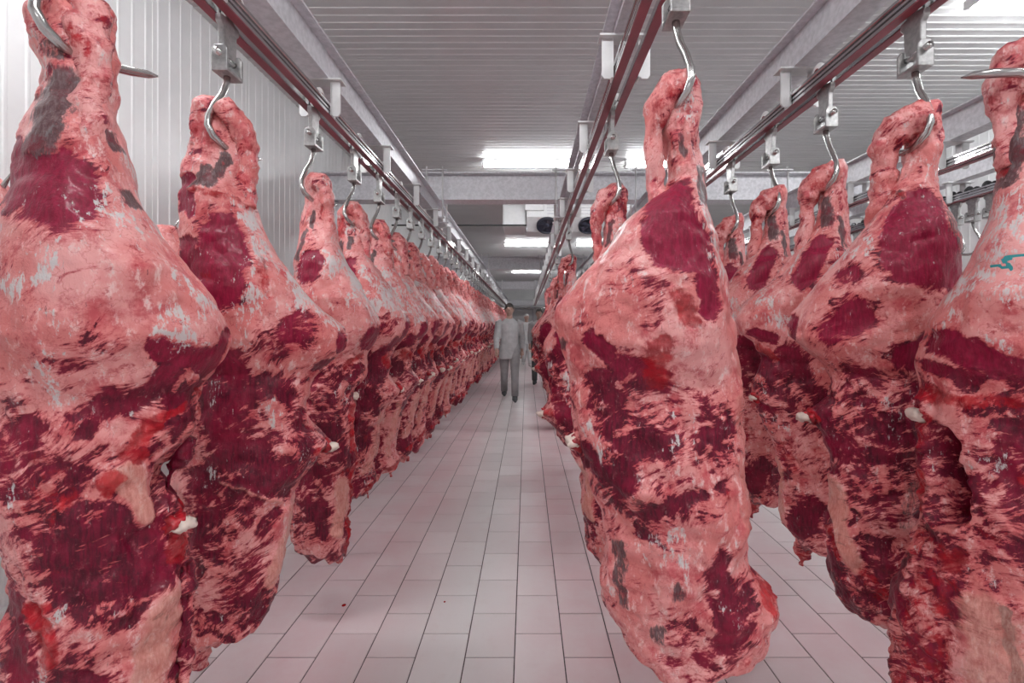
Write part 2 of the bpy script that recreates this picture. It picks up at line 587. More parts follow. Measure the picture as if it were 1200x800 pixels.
# ------------------------------------------------------------------ overhead tracks: I-beam, twin rail, brackets
def ibeam_prof(b, h, tf_, tw):
    return [(-b / 2, 0), (b / 2, 0), (b / 2, tf_), (tw / 2, tf_), (tw / 2, h - tf_), (b / 2, h - tf_), (b / 2, h), (-b / 2, h), (-b / 2, h - tf_), (-tw / 2, h - tf_), (-tw / 2, tf_), (-b / 2, tf_)]


BZ = CZ + 1.165       # bottom of the long beams
BH = 0.189
tracks = []
TLAB = ['galvanised overhead track carrying the long left row of beef sides',
        'galvanised overhead track above the main aisle with the foremost central beef side',
        'galvanised overhead track carrying the right row of beef sides',
        'empty galvanised overhead track, first beyond the right row',
        'galvanised overhead track near the right wall holding empty hooks']
bracket = MB()
bracket.box(-.108, .108, -.03, .04, .157, .165)
for s in (-1, 1):
    sx = s * 0.075
    prof = [(sx - .022, .157), (sx - .022, .008), (sx - .012, -.006), (sx + .012, -.006), (sx + .022, .008), (sx + .022, .157)]
    bracket.prism(prof, 'y', -.008, 0)
    bracket.box(sx - s * .022 - .003, sx - s * .022 + .003, -.008, .04, .0, .157)
bme = bracket.mesh('bracket', 'bracket')
for rx, lab in zip(RAILX, TLAB):
    t = thing('overhead_track', lab, 'track', (rx, 0, RZ))
    ya, yb = -1.5, 24.3
    MB().prism([(a, z + BZ - RZ) for a, z in ibeam_prof(.10, BH, .009, .008)], 'y', ya, yb).obj('beam', 'galv', t)
    for s in (-1, 1):
        pr = [(.012, .004), (.046, .004), (.046, .016), (.038, .018), (.038, .023), (.046, .025), (.046, .034), (.038, .036), (.038, .042), (.046, .044), (.050, .046), (.050, .056), (.034, .056), (.034, .016), (.019, .016), (.019, .030), (.012, .030)]
        MB().prism([(s * a, z) for a, z in pr], 'y', ya, yb).obj('rail_bar', 'rail', t)
        MB().box(s * .029 - .016, s * .029 + .016, ya, yb, 0, .004).obj('reflection_strip', 'reflection', t)  # thin box painted as the meat's red reflection on the rail underside
    y = 1.47 - 0.85 * 3 if rx < 0 else (1.97 - .83 * 3 if rx < 1 else 2.22 - .87 * 3)
    st = 0.85 if rx < 0 else (.83 if rx < 1 else .87)
    while y < yb - .1:
        if y > ya + .1:
            o = link('bracket', bme, t)
            o.location = (0, y, 0)
        y += st
    tracks.append(t)

# ------------------------------------------------------------------ cross beams with clamps
CB = [(-1.17, 'cross beam overhead just behind the camera'), (5.23, 'galvanised cross beam nearest the camera, under the first lit lamp'),
      (11.56, 'galvanised cross beam second from the camera, beyond the cooling unit'), (17.9, 'galvanised cross beam third from the camera, small and far off')]
for y, lab in CB:
    t = thing('cross_beam', lab, 'beam', (0, y, CZ + 1.355))
    MB().prism([(a + .1, z) for a, z in ibeam_prof(.20, .30, .014, .010)], 'x', -2.2, XR).obj('beam', 'galv', t)
    for rx in RAILX:
        for s in (-1, 1):
            MB().box(rx - .13, rx + .13, .1 - s * .13 - .022, .1 - s * .13 + .022, .302, .312).obj('clamp_plate', 'galv', t)
            for e in (-1, 1):
                MB().tube([(rx + e * .085, .1 - s * .13, -.235), (rx + e * .085, .1 - s * .13, .345)], .009, 8).obj('threaded_rod', 'bracket', t, True)
            MB().box(rx - .11, rx + .11, .1 - s * .13 - .02, .1 - s * .13 + .02, -.205, -.192).obj('clamp_plate', 'galv', t)
    # support column against the left wall
    if y > 0:
        c = thing('support_column', 'galvanised steel column by the left wall under the %s cross beam' % ('nearest' if y < 6 else 'second' if y < 12 else 'third'), 'column', (-2.12, y + .1, 0))
        MB().prism([(-.05, -.05), (.05, -.05), (.05, .05), (-.05, .05)], 'z', .012, CZ + 1.354).obj('post', 'galv', c)
        MB().box(-.1, .1, -.1, .1, 0, .012).obj('base_plate', 'galv', c)
        c2 = thing('support_column', 'galvanised steel column by the right wall under the %s cross beam' % ('nearest' if y < 6 else 'second' if y < 12 else 'third'), 'column', (XR - .18, y + .1, 0))
        MB().prism([(-.05, -.05), (.05, -.05), (.05, .05), (-.05, .05)], 'z', .012, CZ + 1.354).obj('post', 'galv', c2)
        MB().box(-.1, .1, -.1, .1, 0, .012).obj('base_plate', 'galv', c2)
t = thing('cross_beam', 'low cross beam closing off the far ends of the overhead tracks', 'beam', (0, 24.45, CZ + 1.0))
MB().prism([(a, z) for a, z in ibeam_prof(.16, .32, .014, .010)], 'x', XL + .06, XR - .06).obj('beam', 'galv', t)
MB().tube([(XL + .06, -.25, -.1), (XR - .06, -.25, -.1)], .03, 10).obj('guard_rail', 'rail', t, True)
d1 = thing('door_1', '', '', (-.45, Y1 - .012, 0))
for k in ('label', 'category'):
    del d1[k]
struct(d1)
MB().box(-.75, .75, -.05, 0, 0.01, 2.2).obj('door_leaf', 'bracket', d1)
db = MB()
db.box(-.83, -.75, -.07, 0, 0, 2.28).box(.75, .83, -.07, 0, 0, 2.28).box(-.75, .75, -.07, 0, 2.2, 2.28)
db.obj('door_frame', 'galv', d1)
MB().tube([(.6, -.06, 1.0), (.6, -.09, 1.0), (.6, -.09, 1.25), (.6, -.06, 1.25)], .012, 8).obj('door_handle', 'steel', d1, True)

# ------------------------------------------------------------------ ceiling cooling unit with fans
t = thing('cooling_unit', 'white ceiling cooling unit with dark round fans beyond the nearest cross beam', 'cooler', (0, 8.4, CZ + 1.68))
MB().prism([(0.30, 0), (0, .20), (0, .50), (1.1, .50), (1.1, .20), (.80, 0)], 'x', 0, 2.35).obj('casing', 'white', t, bevel=.01)
MB().box(-.42, -.012, .12, .95, .06, .46).obj('end_cover', 'white', t, bevel=.03)
g = MB()
for k in range(5):
    g.box(.35, 2.3, -.02, -.002, .25 + k * .05, .262 + k * .05)
g.obj('fin', 'galv', t)
MB().box(-.03, .30, -.06, -.004, .3, .50).obj('terminal_box', 'white', t, bevel=.01)
nrm = Vector((0, -.20, -.30)).normalized()
for fx in (.36, 1.09, 1.82):
    fan = bpy.data.objects.new('fan', None)
    COL.objects.link(fan)
    fan.parent = t
    fan.location = Vector((fx, .15, .10)) + nrm * .012
    fan.rotation_euler = nrm.to_track_quat('Z', 'Y').to_euler()
    MB().ring((0, 0, -.01), 'z', .185, .02, .05, 28).obj('fan_shroud', 'fan', fan, True)
    MB().cyl((0, 0, -.004), 'z', .166, .006, 28).obj('fan_back', 'fan', fan)
    MB().cyl((0, 0, .016), 'z', .045, .04, 16).obj('fan_hub', 'fan', fan, True)
    bl = MB()
    for k in range(5):
        a = 2 * math.pi * k / 5
        ca, sa = math.cos(a), math.sin(a)
        P = [(.04, -.02, .008), (.155, -.06, .006), (.155, .05, .026), (.04, .02, .024)]
        V = [(x * ca - y * sa, x * sa + y * ca, z) for x, y, z in P] + [(x * ca - y * sa, x * sa + y * ca, z + .004) for x, y, z in P]
        bl.add(V, [(0, 3, 2, 1), (4, 5, 6, 7), (0, 1, 5, 4), (1, 2, 6, 5), (2, 3, 7, 6), (3, 0, 4, 7)])
    bl.obj('fan_blade', 'fan', fan)
MB().tube([(.0, .25, .04), (.0, .02, .02), (.01, 0, -.01), (.01, 0, -.06)], .016, 8).obj('drain_pipe', 'galv', t, True)
tag(MB().tube([(XL + .008, 8.30, CZ + 1.715), (.0, 8.30, CZ + 1.715)], .014, 8).obj('conduit', 'black', None, True),
    'thin dark conduit running from the left wall to the cooling unit', 'pipe')


# ------------------------------------------------------------------ trolley hooks
def hook_path(kind):
    """points of the hook below the trolley; kind 'long' shows a long tip to the right, 'left' a shorter one, 'right' is its mirror image"""
    P = [(-.0, 0, -.175), (-.004, -.004, -.21), (-.016, -.02, -.255), (-.036, -.045, -.30), (-.050, -.065, -.345), (-.052, -.08, -.38), (-.038, -.078, -.41), (-.010, -.062, -.432)]
    if kind in ('long', 'rlong'):
        P += [(.025, -.03, -.432), (.06, 0, -.418), (.10, .02, -.408), (.135, .03, -.400), (.155, .035, -.396)]
    else:
        P += [(.010, -.035, -.440), (.035, -.005, -.438), (.065, .02, -.43), (.085, .04, -.424), (.102, .055, -.420)]
    if kind == 'rlong':
        P = P[:8] + [(.022, -.085, -.434), (.06, -.115, -.420), (.10, -.125, -.410), (.135, -.125, -.402), (.158, -.122, -.398)]
    if kind == 'right':
        return [(-x * .72, y, z) for x, y, z in P]
    sg = -1 if kind in ('rlong', 'empty') else 1
    return [(sg * x, y, z) for x, y, z in P]


HR = [.0105] * 11 + [.009, .0015]


def trolley(name, kind, wheel_mat):
    t = thing(name, '', 'hook')
    # strap: broad plate seen from the aisle, shoulders under the rails
    pr = [(-.050, -.004), (-.050, -.026), (-.036, -.040), (-.032, -.13), (-.02, -.142), (.02, -.142), (.032, -.13), (.036, -.040), (.050, -.026), (.050, -.004), (.022, .0), (.018, .055), (-.018, .055), (-.022, 0)]
    MB().prism(pr, 'x', -.010, .010).obj('strap', 'cast', t, bevel=.003)
    u = MB()
    for k in (-1, 1):
        u.prism([(-.026, -.176), (.026, -.176), (.026, -.115), (.016, -.10), (-.016, -.10), (-.026, -.115)], 'y', k * .040 - .005, k * .040 + .005)
    u.box(-.026, .026, -.045, .045, -.184, -.172)
    u.obj('clevis', 'cast', t, bevel=.003)
    MB().tube([(0, -.062, -.128), (0, .055, -.128)], .011, 12).obj('pin', 'steel', t, True)
    ax = MB().tube([(-.038, 0, .056), (.038, 0, .056)], .010, 10)
    ax.obj('axle', 'steel', t, True)
    for k in (-1, 1):
        w = MB().cyl((k * .029, 0, .056), 'x', .040, .014, 22).obj('wheel', wheel_mat, t, True)
        MB().ring((k * .0365 if k > 0 else k * .0365 - .003, 0, .056), 'x', .018, .006, .003).obj('bearing_ring', 'red_ring' if wheel_mat == 'white_plastic' else 'black', w)
    MB().tube(hook_path(kind), HR, 12).obj('hook', 'steel', t, True)
    register(t)
    return t


TROL = {k: trolley('trolley_hook', k, 'black' if k == 'empty' else 'white_plastic') for k in ('long', 'left', 'right', 'rlong', 'empty')}
USED = set()


def place_trolley(kind, x, y, label, group):
    o = TROL[kind] if kind not in USED else copy_tree(TROL[kind])
    USED.add(kind)
    o.location = (x, y, RZ)
    o['label'] = label
    o['group'] = group
    for ch in o.children:
        if ch.name.startswith('hook'):
            ch.rotation_euler = (0, 0, -math.atan2(x, y))
    return o


# ------------------------------------------------------------------ noise in numpy
_rs = np.random.RandomState(11)
_PERM = _rs.permutation(4096)
_VAL = _rs.rand(4096).astype(np.float32)


def vnoise(P):
    I = np.floor(P).astype(np.int64)
    f = (P - I)
    f = f * f * (3 - 2 * f)
    out = np.zeros(len(P))
    for dx in (0, 1):
        wx = f[:, 0] if dx else 1 - f[:, 0]
        hx = _PERM[(I[:, 0] + dx) & 4095]
        for dy in (0, 1):
            wy = wx * (f[:, 1] if dy else 1 - f[:, 1])
            hy = _PERM[(hx + I[:, 1] + dy) & 4095]
            for dz in (0, 1):
                w = wy * (f[:, 2] if dz else 1 - f[:, 2])
                out += w * _VAL[_PERM[(hy + I[:, 2] + dz) & 4095]]
    return out


def fbm(P, scale, octv=4, seed=0.0, gain=0.5):
    o = np.zeros(len(P))
    a, tot = 1.0, 0.0
    Q = P * scale + seed * 17.31 + 100
    for k in range(octv):
        o += a * (vnoise(Q) - 0.5)
        tot += a
        a *= gain
        Q = Q * 2.03 + 31.7
    return o / tot * 2


def sm(x, lo, hi):
    t = np.clip((x - lo) / (hi - lo), 0, 1)
    return t * t * (3 - 2 * t)


# ------------------------------------------------------------------ sides of beef
def to_local(px, py, X, D):
    """picture point on the plane through the hanging line square to the sight line -> (sideways, height above the eye)"""
    th = math.atan2(X, D)
    c, sn = math.cos(th), math.sin(th)
    t = (px - VX) / F
    s = (t * D - X) / (c + t * sn)
    Y = D - s * sn
    return s, (VY - py) / F * Y


def rows_local(rows, X, D):
    out = []
    for y, xl, xr in rows:
        a, ha = to_local(xl, y, X, D)
        b, hb = to_local(xr, y, X, D)
        out.append(((ha + hb) / 2, a, b))
    return out


def patches_local(pat, X, D):
    out = []
    for p in pat:
        k, x1, y1, x2, y2, r = p[:6]
        st = p[6] if len(p) > 6 else 1.0
        a = to_local(x1, y1, X, D)
        b = to_local(x2, y2, X, D)
        out.append((k, a, b, r * math.hypot(X, D) / F / math.hypot(1, X / D) * 1.0, st))
    return out


def depth_of(H):
    return np.interp(H, [-1.3, -1.1, -.95, -.6, -.4, -.15, -.04, .12, .28, .38, .48, .6, .72],
                     [.05, .09, .115, .14, .15, .145, .20, .205, .165, .12, .075, .058, .045])


def make_beef(name, rows, pats, seed, N, Mn, leanbias=0.0, thick=1.0):
    rows = sorted(rows, key=lambda r: -r[0])
    Hs = np.array([r[0] for r in rows])
    ht, hb = Hs[0], Hs[-1]
    H = np.linspace(ht, hb, N)
    xl = np.interp(-H, -Hs, [r[1] for r in rows])
    xr = np.interp(-H, -Hs, [r[2] for r in rows])
    k = np.exp(-np.linspace(-2, 2, 7) ** 2)
    k /= k.sum()
    smoo = lambda a: np.convolve(np.pad(a, 3, mode='edge'), k, mode='valid')
    xl, xr = smoo(xl), smoo(xr)
    c, w = (xl + xr) / 2, (xr - xl) / 2
    d = np.minimum(depth_of(H), w * 1.25 + .02) * thick
    e = np.clip(np.minimum((ht - H) / 0.035, (H - hb) / 0.04), 0, 1)
    d = d * np.sqrt(1 - (1 - e) ** 2 * .92)
    ph = np.linspace(0, 2 * np.pi, Mn, endpoint=False)
    cp, sp = np.cos(ph), np.sin(ph)
    q = 0.88
    ex = np.sign(cp) * np.abs(cp) ** q
    ey = np.sign(sp) * np.abs(sp) ** q
    x = c[:, None] + w[:, None] * ex[None]
    y = d[:, None] * ey[None]
    z = np.repeat(H[:, None], Mn, 1)
    P = np.stack([x, y, z], -1).reshape(-1, 3)
    nrm = np.stack([np.repeat(cp[None] / 1.0, N, 0), np.repeat(sp[None], N, 0), np.zeros((N, Mn))], -1).reshape(-1, 3)
    px, pz = P[:, 0], P[:, 2]
    side = np.where(P[:, 1] > 0, 0.35, 0.0)
    Q = P.copy()
    wx = fbm(Q, 9, 4, seed) * .030 + fbm(Q, 34, 3, seed + 9) * .012
    wz = fbm(Q, 9, 4, seed + 3) * .034 + fbm(Q, 34, 3, seed + 12) * .012
    ch = {kk: np.zeros(len(P)) for kk in 'LBSODTC'}
    for kk, a, b, r, st in pats:
        ax, az = a
        bx, bz = b
        dx, dz = bx - ax, bz - az
        u = np.clip(((px + wx - ax) * dx + (pz + wz - az) * dz) / (dx * dx + dz * dz + 1e-9), 0, 1)
        dist = np.hypot(px + wx - ax - u * dx, pz + wz - az - u * dz)
        soft = max(.008, r * .55)
        if kk == 'T':
            v = sm(-dist, -r * 1.4, -r * .6) * (P[:, 1] < 0)
        else:
            v = sm(r + soft - dist, 0, 2 * soft) * st
        ch[kk] = np.maximum(ch[kk], v)
    # marbling of the loin and flank, streaks run slantwise
    Z = Q * np.array([1, 1, .55]) + np.stack([wz, wx, wx], -1) * 2.0
    Z[:, 2] += .25 * Z[:, 0]
    marb = fbm(Z * np.array([.75, .75, 1.6]), 11, 5, seed + 5, .6)
    big = fbm(Q, 5, 3, seed + 8)
    low = sm(-pz, .02, .22)
    thigh = sm(pz, -.05, .1) * (1 - sm(pz, .36, .48))
    hock = sm(pz, .36, .5)
    base = low * (.46 + leanbias + marb * .95 + big * .40) + thigh * (.06 + marb * .45 + big * .2) + hock * (.19 + fbm(Q * np.array([1, 1, .30]), 34, 4, seed + 22) * .75)
    patch = ch['L']
    inner = sm(patch, .45, .95)
    lean = np.clip(np.maximum(base * (1 - inner), patch * (.90 - .12 * low + marb * (.25 + .75 * low))), 0, 1)
    keep = np.maximum.reduce([ch['O'], ch['S'] * .75, ch['D']])
    lean = lean * (1 - .7 * keep)
    blood = np.clip(ch['B'] + hock * np.clip(fbm(Q * np.array([1, 1, .40]), 28, 4, seed + 21) * 1.7 + .06, 0, .62) + np.clip(fbm(Q, 10, 4, seed + 25) * 1.6 - .45 + .12 * low, 0, .62), 0, 1)
    silver = np.clip(ch['S'] * .62 + np.clip(fbm(Q * np.array([1, 1, .6]), 12, 4, seed + 31) * 1.2 - .16 + .26 * thigh + .16 * hock, 0, .62), 0, 1)
    cav = ch['C']
    lean = np.maximum(lean, cav)
    blood = blood * (1 - cav * .6)
    # relief
    rough = fbm(Q, 4.2, 3, seed + 40) * .030 * (1 - hock * .6) + fbm(Q, 13, 4, seed + 41) * (.009 + .004 * low) + (1 - np.abs(fbm(Q * np.array([1, 1, .6]), 20, 3, seed + 43))) * (.003 + .006 * low)
    rough += hock * fbm(Q * np.array([1, 1, .6]), 26, 4, seed + 47) * .016
    rough += (1 - np.abs(fbm(Q + .05 * np.stack([wz, wx, wx], -1), 7.5, 3, seed + 48)) * 3).clip(0, 1) * -.008
    rough += (sm(lean, .3, .7) - .3) * -.0055 + ch['B'] * fbm(Q, 38, 3, seed + 50) * .020 + low * fbm(Q, 28, 3, seed + 51) * .007
    rough -= cav * .13
    rough += ch['O'] * .010
    edge = np.repeat(np.clip(e, .25, 1)[:, None], Mn, 1).reshape(-1)
    P = P + nrm * (rough * edge)[:, None]
    # ragged lower rim
    bot = sm(-pz, -hb - .10, -hb)
    P[:, 2] += bot * (fbm(Q * np.array([1, 1, .1]), 14, 3, seed + 60) * .06)
    V = np.vstack([P, [[c[0], 0, ht + .004]], [[c[-1], 0, hb - .004]]])
    idx = np.arange(N * Mn).reshape(N, Mn)
    a = idx[:-1]
    b = idx[1:]
    quads = np.stack([a, b, np.roll(b, -1, 1), np.roll(a, -1, 1)], -1).reshape(-1, 4)
    n0 = N * Mn
    tt = np.stack([np.full(Mn, n0), idx[0], np.roll(idx[0], -1)], -1)
    tb = np.stack([np.full(Mn, n0 + 1), np.roll(idx[-1], -1), idx[-1]], -1)
    me = bpy.data.meshes.new(name)
    nq = len(quads)
    me.vertices.add(len(V))
    loops = np.concatenate([quads.reshape(-1), tt.reshape(-1), tb.reshape(-1)])
    me.loops.add(len(loops))
    me.polygons.add(nq + 2 * Mn)
    starts = np.concatenate([np.arange(nq) * 4, nq * 4 + np.arange(2 * Mn) * 3])
    me.vertices.foreach_set('co', V.reshape(-1).astype(np.float32))
    me.loops.foreach_set('vertex_index', loops.astype(np.int32))
    me.polygons.foreach_set('loop_start', starts.astype(np.int32))
    me.polygons.foreach_set('use_smooth', np.ones(nq + 2 * Mn, dtype=bool))
    me.update(calc_edges=True)
    fresh = sm(patch, .35, .8) * (1 - low)
    for nm, (r_, g_, b_, a_) in (('mask_a', (lean, blood, silver, fresh)), ('mask_b', (ch['O'], ch['D'], ch['T'], np.ones(n0)))):
        at = me.attributes.new(nm, 'FLOAT_COLOR', 'POINT')
        A = np.ones((len(V), 4), dtype=np.float32)
        for q_, vv in enumerate((r_, g_, b_, a_)):
            A[:n0, q_] = vv if not (nm == 'mask_a' and q_ == 2) else vv * (1 - .55 * fresh)
            A[n0:, q_] = vv[-1]
        at.data.foreach_set('color', A.reshape(-1))
    me.materials.append(M['beef'])
    me.validate()
    return me


def tube_beef(name, pts, rad, seed, lean=.1, blood=.25, n=14, steps=24, amp=.004, flat=1.0):
    """a meat-coloured strap (tendon, flap, scrap) with a little relief"""
    pts = np.array(pts, float)
    tpar = np.linspace(0, 1, len(pts))
    ts = np.linspace(0, 1, steps)
    k = np.exp(-np.linspace(-1.5, 1.5, 5) ** 2)
    k /= k.sum()
    C = np.stack([np.convolve(np.pad(np.interp(ts, tpar, pts[:, i]), 2, mode='edge'), k, mode='valid') for i in range(3)], -1)
    rr = np.interp(ts, tpar, rad)
    mb = MB().tube([tuple(c) for c in C], list(rr), n, flat)
    V = np.array(mb.V)
    cen = np.repeat(C, n, 0)
    dr = V - cen
    dr /= np.linalg.norm(dr, axis=1)[:, None] + 1e-9
    V = V + dr * (fbm(V, 30, 3, seed) * amp * 2)[:, None]
    me = raw_mesh(name, V, mb.F, True)
    for nm, vals in (('mask_a', (np.clip(lean + fbm(V, 30, 3, seed + 2) * .5, 0, 1), np.clip(blood + fbm(V, 25, 3, seed + 4) * .5, 0, 1), np.clip(fbm(V, 14, 3, seed + 6) * .8, 0, 1))), ('mask_b', (0 * V[:, 0],) * 3)):
        at = me.attributes.new(nm, 'FLOAT_COLOR', 'POINT')
        A = np.ones((len(V), 4), dtype=np.float32)
        for i, v in enumerate(vals):
            A[:, i] = v
        A[:, 3] = 0
        at.data.foreach_set('color', A.reshape(-1))
    me.materials.append(M['beef'])
    return me


def knob_mesh(name, seed, r, mat):
    mb = MB().ball((0, 0, 0), r, 12)
    V = np.array(mb.V)
    V = V * (1 + fbm(V, 55, 3, seed) * .9)[:, None]
    me = raw_mesh(name, V, mb.F, True)
    me.materials.append(M[mat])
    return me


CENTRE_PULL = {}


def beef_side(X, D, rows, pats, seed, label, N=300, Mn=200, tendon=None, knob=None, extras=(), group='sides of beef', leanbias=0.0, local=False, thick=1.0):
    """a hanging side of beef: tendon = picture points with radii in pixels, knob = picture point of the cut hip bone"""
    th = math.atan2(X, D)
    rl = rows if local else rows_local(rows, X, D)
    pl = pats if local else patches_local(pats, X, D)
    hb = min(r[0] for r in rl)
    zb = CZ + hb
    t = thing('beef_side', label, 'meat', (X, D, zb), -th, group)

    def put(o):
        o.location = (0, 0, -hb)
        return o
    put(link('flesh', make_beef('flesh', rl, pl, seed, N, Mn, leanbias, thick), t))
    sc = D / F
    loc = (lambda x, y: (x, y)) if local else (lambda x, y: to_local(x, y, X, D))
    scl = 1.0 if local else sc
    if tendon:
        pts, rad = [], []
        for x, y, r, dy in tendon:
            a, h = loc(x, y)
            pts.append((a, dy, h))
            rad.append(r * scl)
        put(link('hock_tendon', tube_beef('hock_tendon', pts, rad, seed + 70, .18, .52, amp=.009, steps=44, n=22), t))
    if knob:
        a, h = loc(knob[0], knob[1])
        dy = knob[2] if len(knob) > 2 else -.06
        kr = .022
        o = link('hip_bone', knob_mesh('hip_bone', seed, (kr * 1.15, kr, kr * .8), 'bone'), t)
        o.location = (a, dy, h - hb)
        sg = 1 if a > 0 else -1
        o = link('raw_edge', knob_mesh('raw_edge', seed + 3, (.034, .034, .026), 'raw'), t)
        o.location = (a - sg * .022, dy + .012, h - hb + .004)
    for nm, pts, rad, lean, blood, flat in extras:
        pp = []
        for x, y, dy in pts:
            a, h = loc(x, y)
            pp.append((a, dy, h))
        put(link(nm, tube_beef(nm, pp, [r * scl for r in rad], seed + 90 + len(nm), lean, blood, n=20, steps=40, amp=.015, flat=flat), t))
    register(t)
    return t


#HEROES

# ------------------------------------------------------------------ rows of hanging sides
LEFT_D = [1.05, 1.60, 2.25, 2.78, 3.25, 3.70, 4.13, 4.58, 5.02, 5.48, 5.95, 6.42, 6.88, 7.38, 7.88, 8.36]
while LEFT_D[-1] < 21.5:
    LEFT_D.append(LEFT_D[-1] + 0.47)

C1_ROWS = [(-14, 62, 112), (0, 48, 128), (30, 38, 132), (60, 40, 135), (95, 50, 136), (130, 46, 137), (150, 37, 138), (200, 15, 152), (250, 3, 176), (300, -6, 207), (350, -14, 240),
           (380, -18, 252), (402, -20, 260), (420, -20, 256), (440, -20, 246), (460, -20, 236), (490, -20, 233), (512, -20, 226), (530, -18, 208), (560, -15, 194), (585, -10, 204),
           (600, -5, 214), (630, 0, 219), (665, 8, 219), (675, 13, 217), (700, 5, 215), (740, -4, 212), (800, -10, 211), (900, -8, 208), (970, 15, 195), (1005, 60, 150)]
C1_PAT = [('D', 84, 108, 38, 188, 14), ('L', 50, 225, 66, 242, 42), ('L', 14, 175, 28, 205, 10), ('D', 117, 172, 122, 186, 7), ('D', 150, 243, 160, 254, 8), ('D', 70, 62, 76, 80, 8, .7),
          ('S', 135, 190, 200, 280, 7), ('S', 28, 348, 46, 330, 11), ('S', 44, 302, 66, 318, 9, .8), ('S', 185, 330, 222, 368, 8), ('L', 110, 405, 62, 436, 22, .42), ('S', 60, 430, 72, 452, 12),
          ('L', 175, 408, 236, 424, 17), ('S', 168, 396, 212, 402, 7), ('S', 198, 414, 232, 408, 5), ('L', 250, 392, 246, 420, 8), ('L', 98, 482, 126, 456, 19), ('L', 150, 464, 188, 440, 14),
          ('L', 190, 460, 230, 448, 10), ('B', 150, 522, 168, 490, 10), ('B', 165, 482, 206, 470, 6), ('B', 232, 455, 235, 504, 6), ('L', 166, 522, 216, 482, 10), ('O', 140, 542, 162, 580, 14),
          ('B', 118, 556, 130, 540, 8), ('L', 60, 555, 60, 600, 42), ('L', 100, 600, 150, 628, 42), ('L', 80, 640, 165, 652, 24), ('L', 20, 500, 10, 570, 32, .7), ('O', 178, 690, 158, 800, 20),
          ('O', 158, 800, 150, 960, 24), ('B', 208, 595, 196, 640, 13), ('B', 208, 680, 203, 900, 7), ('L', 205, 640, 197, 780, 5), ('L', 24, 690, 4, 900, 12), ('B', 50, 690, 62, 740, 11),
          ('S', 74, 682, 40, 790, 5), ('L', 76, 762, 112, 770, 12), ('L', 95, 692, 148, 700, 11, .8), ('C', 183, 540, 188, 566, 6), ('B', 112, 20, 118, 60, 9, .6)]
C2_ROWS = [(114, 236, 262), (125, 226, 280), (150, 224, 300), (185, 220, 305), (205, 217, 301), (235, 212, 298), (270, 210, 312), (300, 206, 330), (330, 203, 352), (360, 204, 378), (382, 206, 398),
           (394, 208, 405), (410, 210, 402), (425, 212, 390), (438, 214, 373), (452, 214, 363), (482, 214, 360), (500, 214, 366), (515, 213, 377), (528, 212, 384), (545, 210, 368), (580, 207, 340),
           (605, 206, 331), (640, 206, 328), (670, 206, 321), (705, 206, 319), (725, 207, 312), (742, 208, 275), (754, 212, 250)]
C2_PAT = [('D', 264, 193, 243, 224, 7), ('D', 238, 205, 230, 232, 5), ('L', 219, 215, 224, 255, 8), ('L', 264, 288, 256, 334, 31), ('L', 214, 290, 222, 325, 9), ('B', 305, 312, 312, 352, 7, .75),
          ('L', 318, 402, 346, 386, 25, .62), ('S', 372, 366, 396, 384, 9), ('S', 330, 320, 388, 372, 9), ('S', 290, 272, 312, 310, 13), ('S', 330, 365, 350, 362, 7, .7), ('L', 401, 393, 398, 408, 6), ('L', 370, 429, 390, 422, 5),
          ('L', 250, 440, 290, 500, 36), ('L', 342, 453, 336, 458, 8), ('L', 334, 472, 332, 474, 6), ('S', 312, 468, 318, 490, 8, .8), ('L', 290, 560, 335, 540, 26), ('L', 355, 512, 332, 556, 15), ('L', 245, 545, 280, 520, 20),
          ('O', 258, 556, 328, 577, 2.5, .8), ('L', 278, 586, 286, 592, 11), ('L', 236, 598, 240, 612, 9), ('L', 300, 602, 318, 588, 8), ('L', 288, 640, 264, 690, 20, .75), ('O', 338, 590, 314, 662, 9),
          ('B', 372, 522, 386, 526, 8), ('L', 300, 690, 306, 710, 8), ('L', 250, 700, 262, 705, 9), ('B', 215, 140, 226, 165, 6, .6), ('B', 230, 235, 285, 248, 5, .7)]
C3_ROWS = [(203, 364, 382), (212, 358, 388), (240, 356, 388), (265, 352, 392), (285, 347, 398), (300, 343, 405), (320, 340, 415), (345, 340, 427), (370, 342, 437), (385, 344, 441), (400, 345, 436),
           (412, 346, 429), (430, 347, 431), (445, 348, 430), (455, 349, 417), (480, 350, 416), (520, 345, 415), (560, 342, 414), (600, 339, 413), (625, 338, 411), (640, 346, 410), (650, 368, 406)]
C3_PAT = [('L', 360, 318, 366, 308, 13), ('D', 369, 254, 363, 268, 4), ('D', 355, 275, 348, 305, 3), ('S', 398, 305, 433, 368, 10), ('L', 433, 385, 426, 402, 7), ('S', 424, 378, 434, 381, 4),
          ('B', 402, 428, 424, 414, 4), ('L', 392, 440, 420, 430, 7), ('L', 372, 455, 386, 500, 18), ('L', 368, 572, 380, 610, 13), ('O', 400, 555, 392, 612, 8), ('B', 412, 470, 410, 640, 4),
          ('L', 362, 400, 385, 395, 8, .5), ('S', 380, 300, 390, 320, 5), ('L', 352, 530, 358, 560, 9), ('B', 375, 218, 380, 250, 4, .5)]
C4_ROWS = [(236, 405, 420), (250, 399, 430), (275, 398, 432), (300, 397, 433), (320, 394, 446), (345, 390, 463), (365, 388, 477), (378, 388, 484), (390, 388, 482), (405, 389, 470), (420, 390, 459),
           (440, 390, 458), (455, 390, 468), (462, 390, 466), (475, 388, 455), (500, 386, 442), (545, 385, 437), (565, 386, 440), (575, 392, 436), (582, 402, 428)]
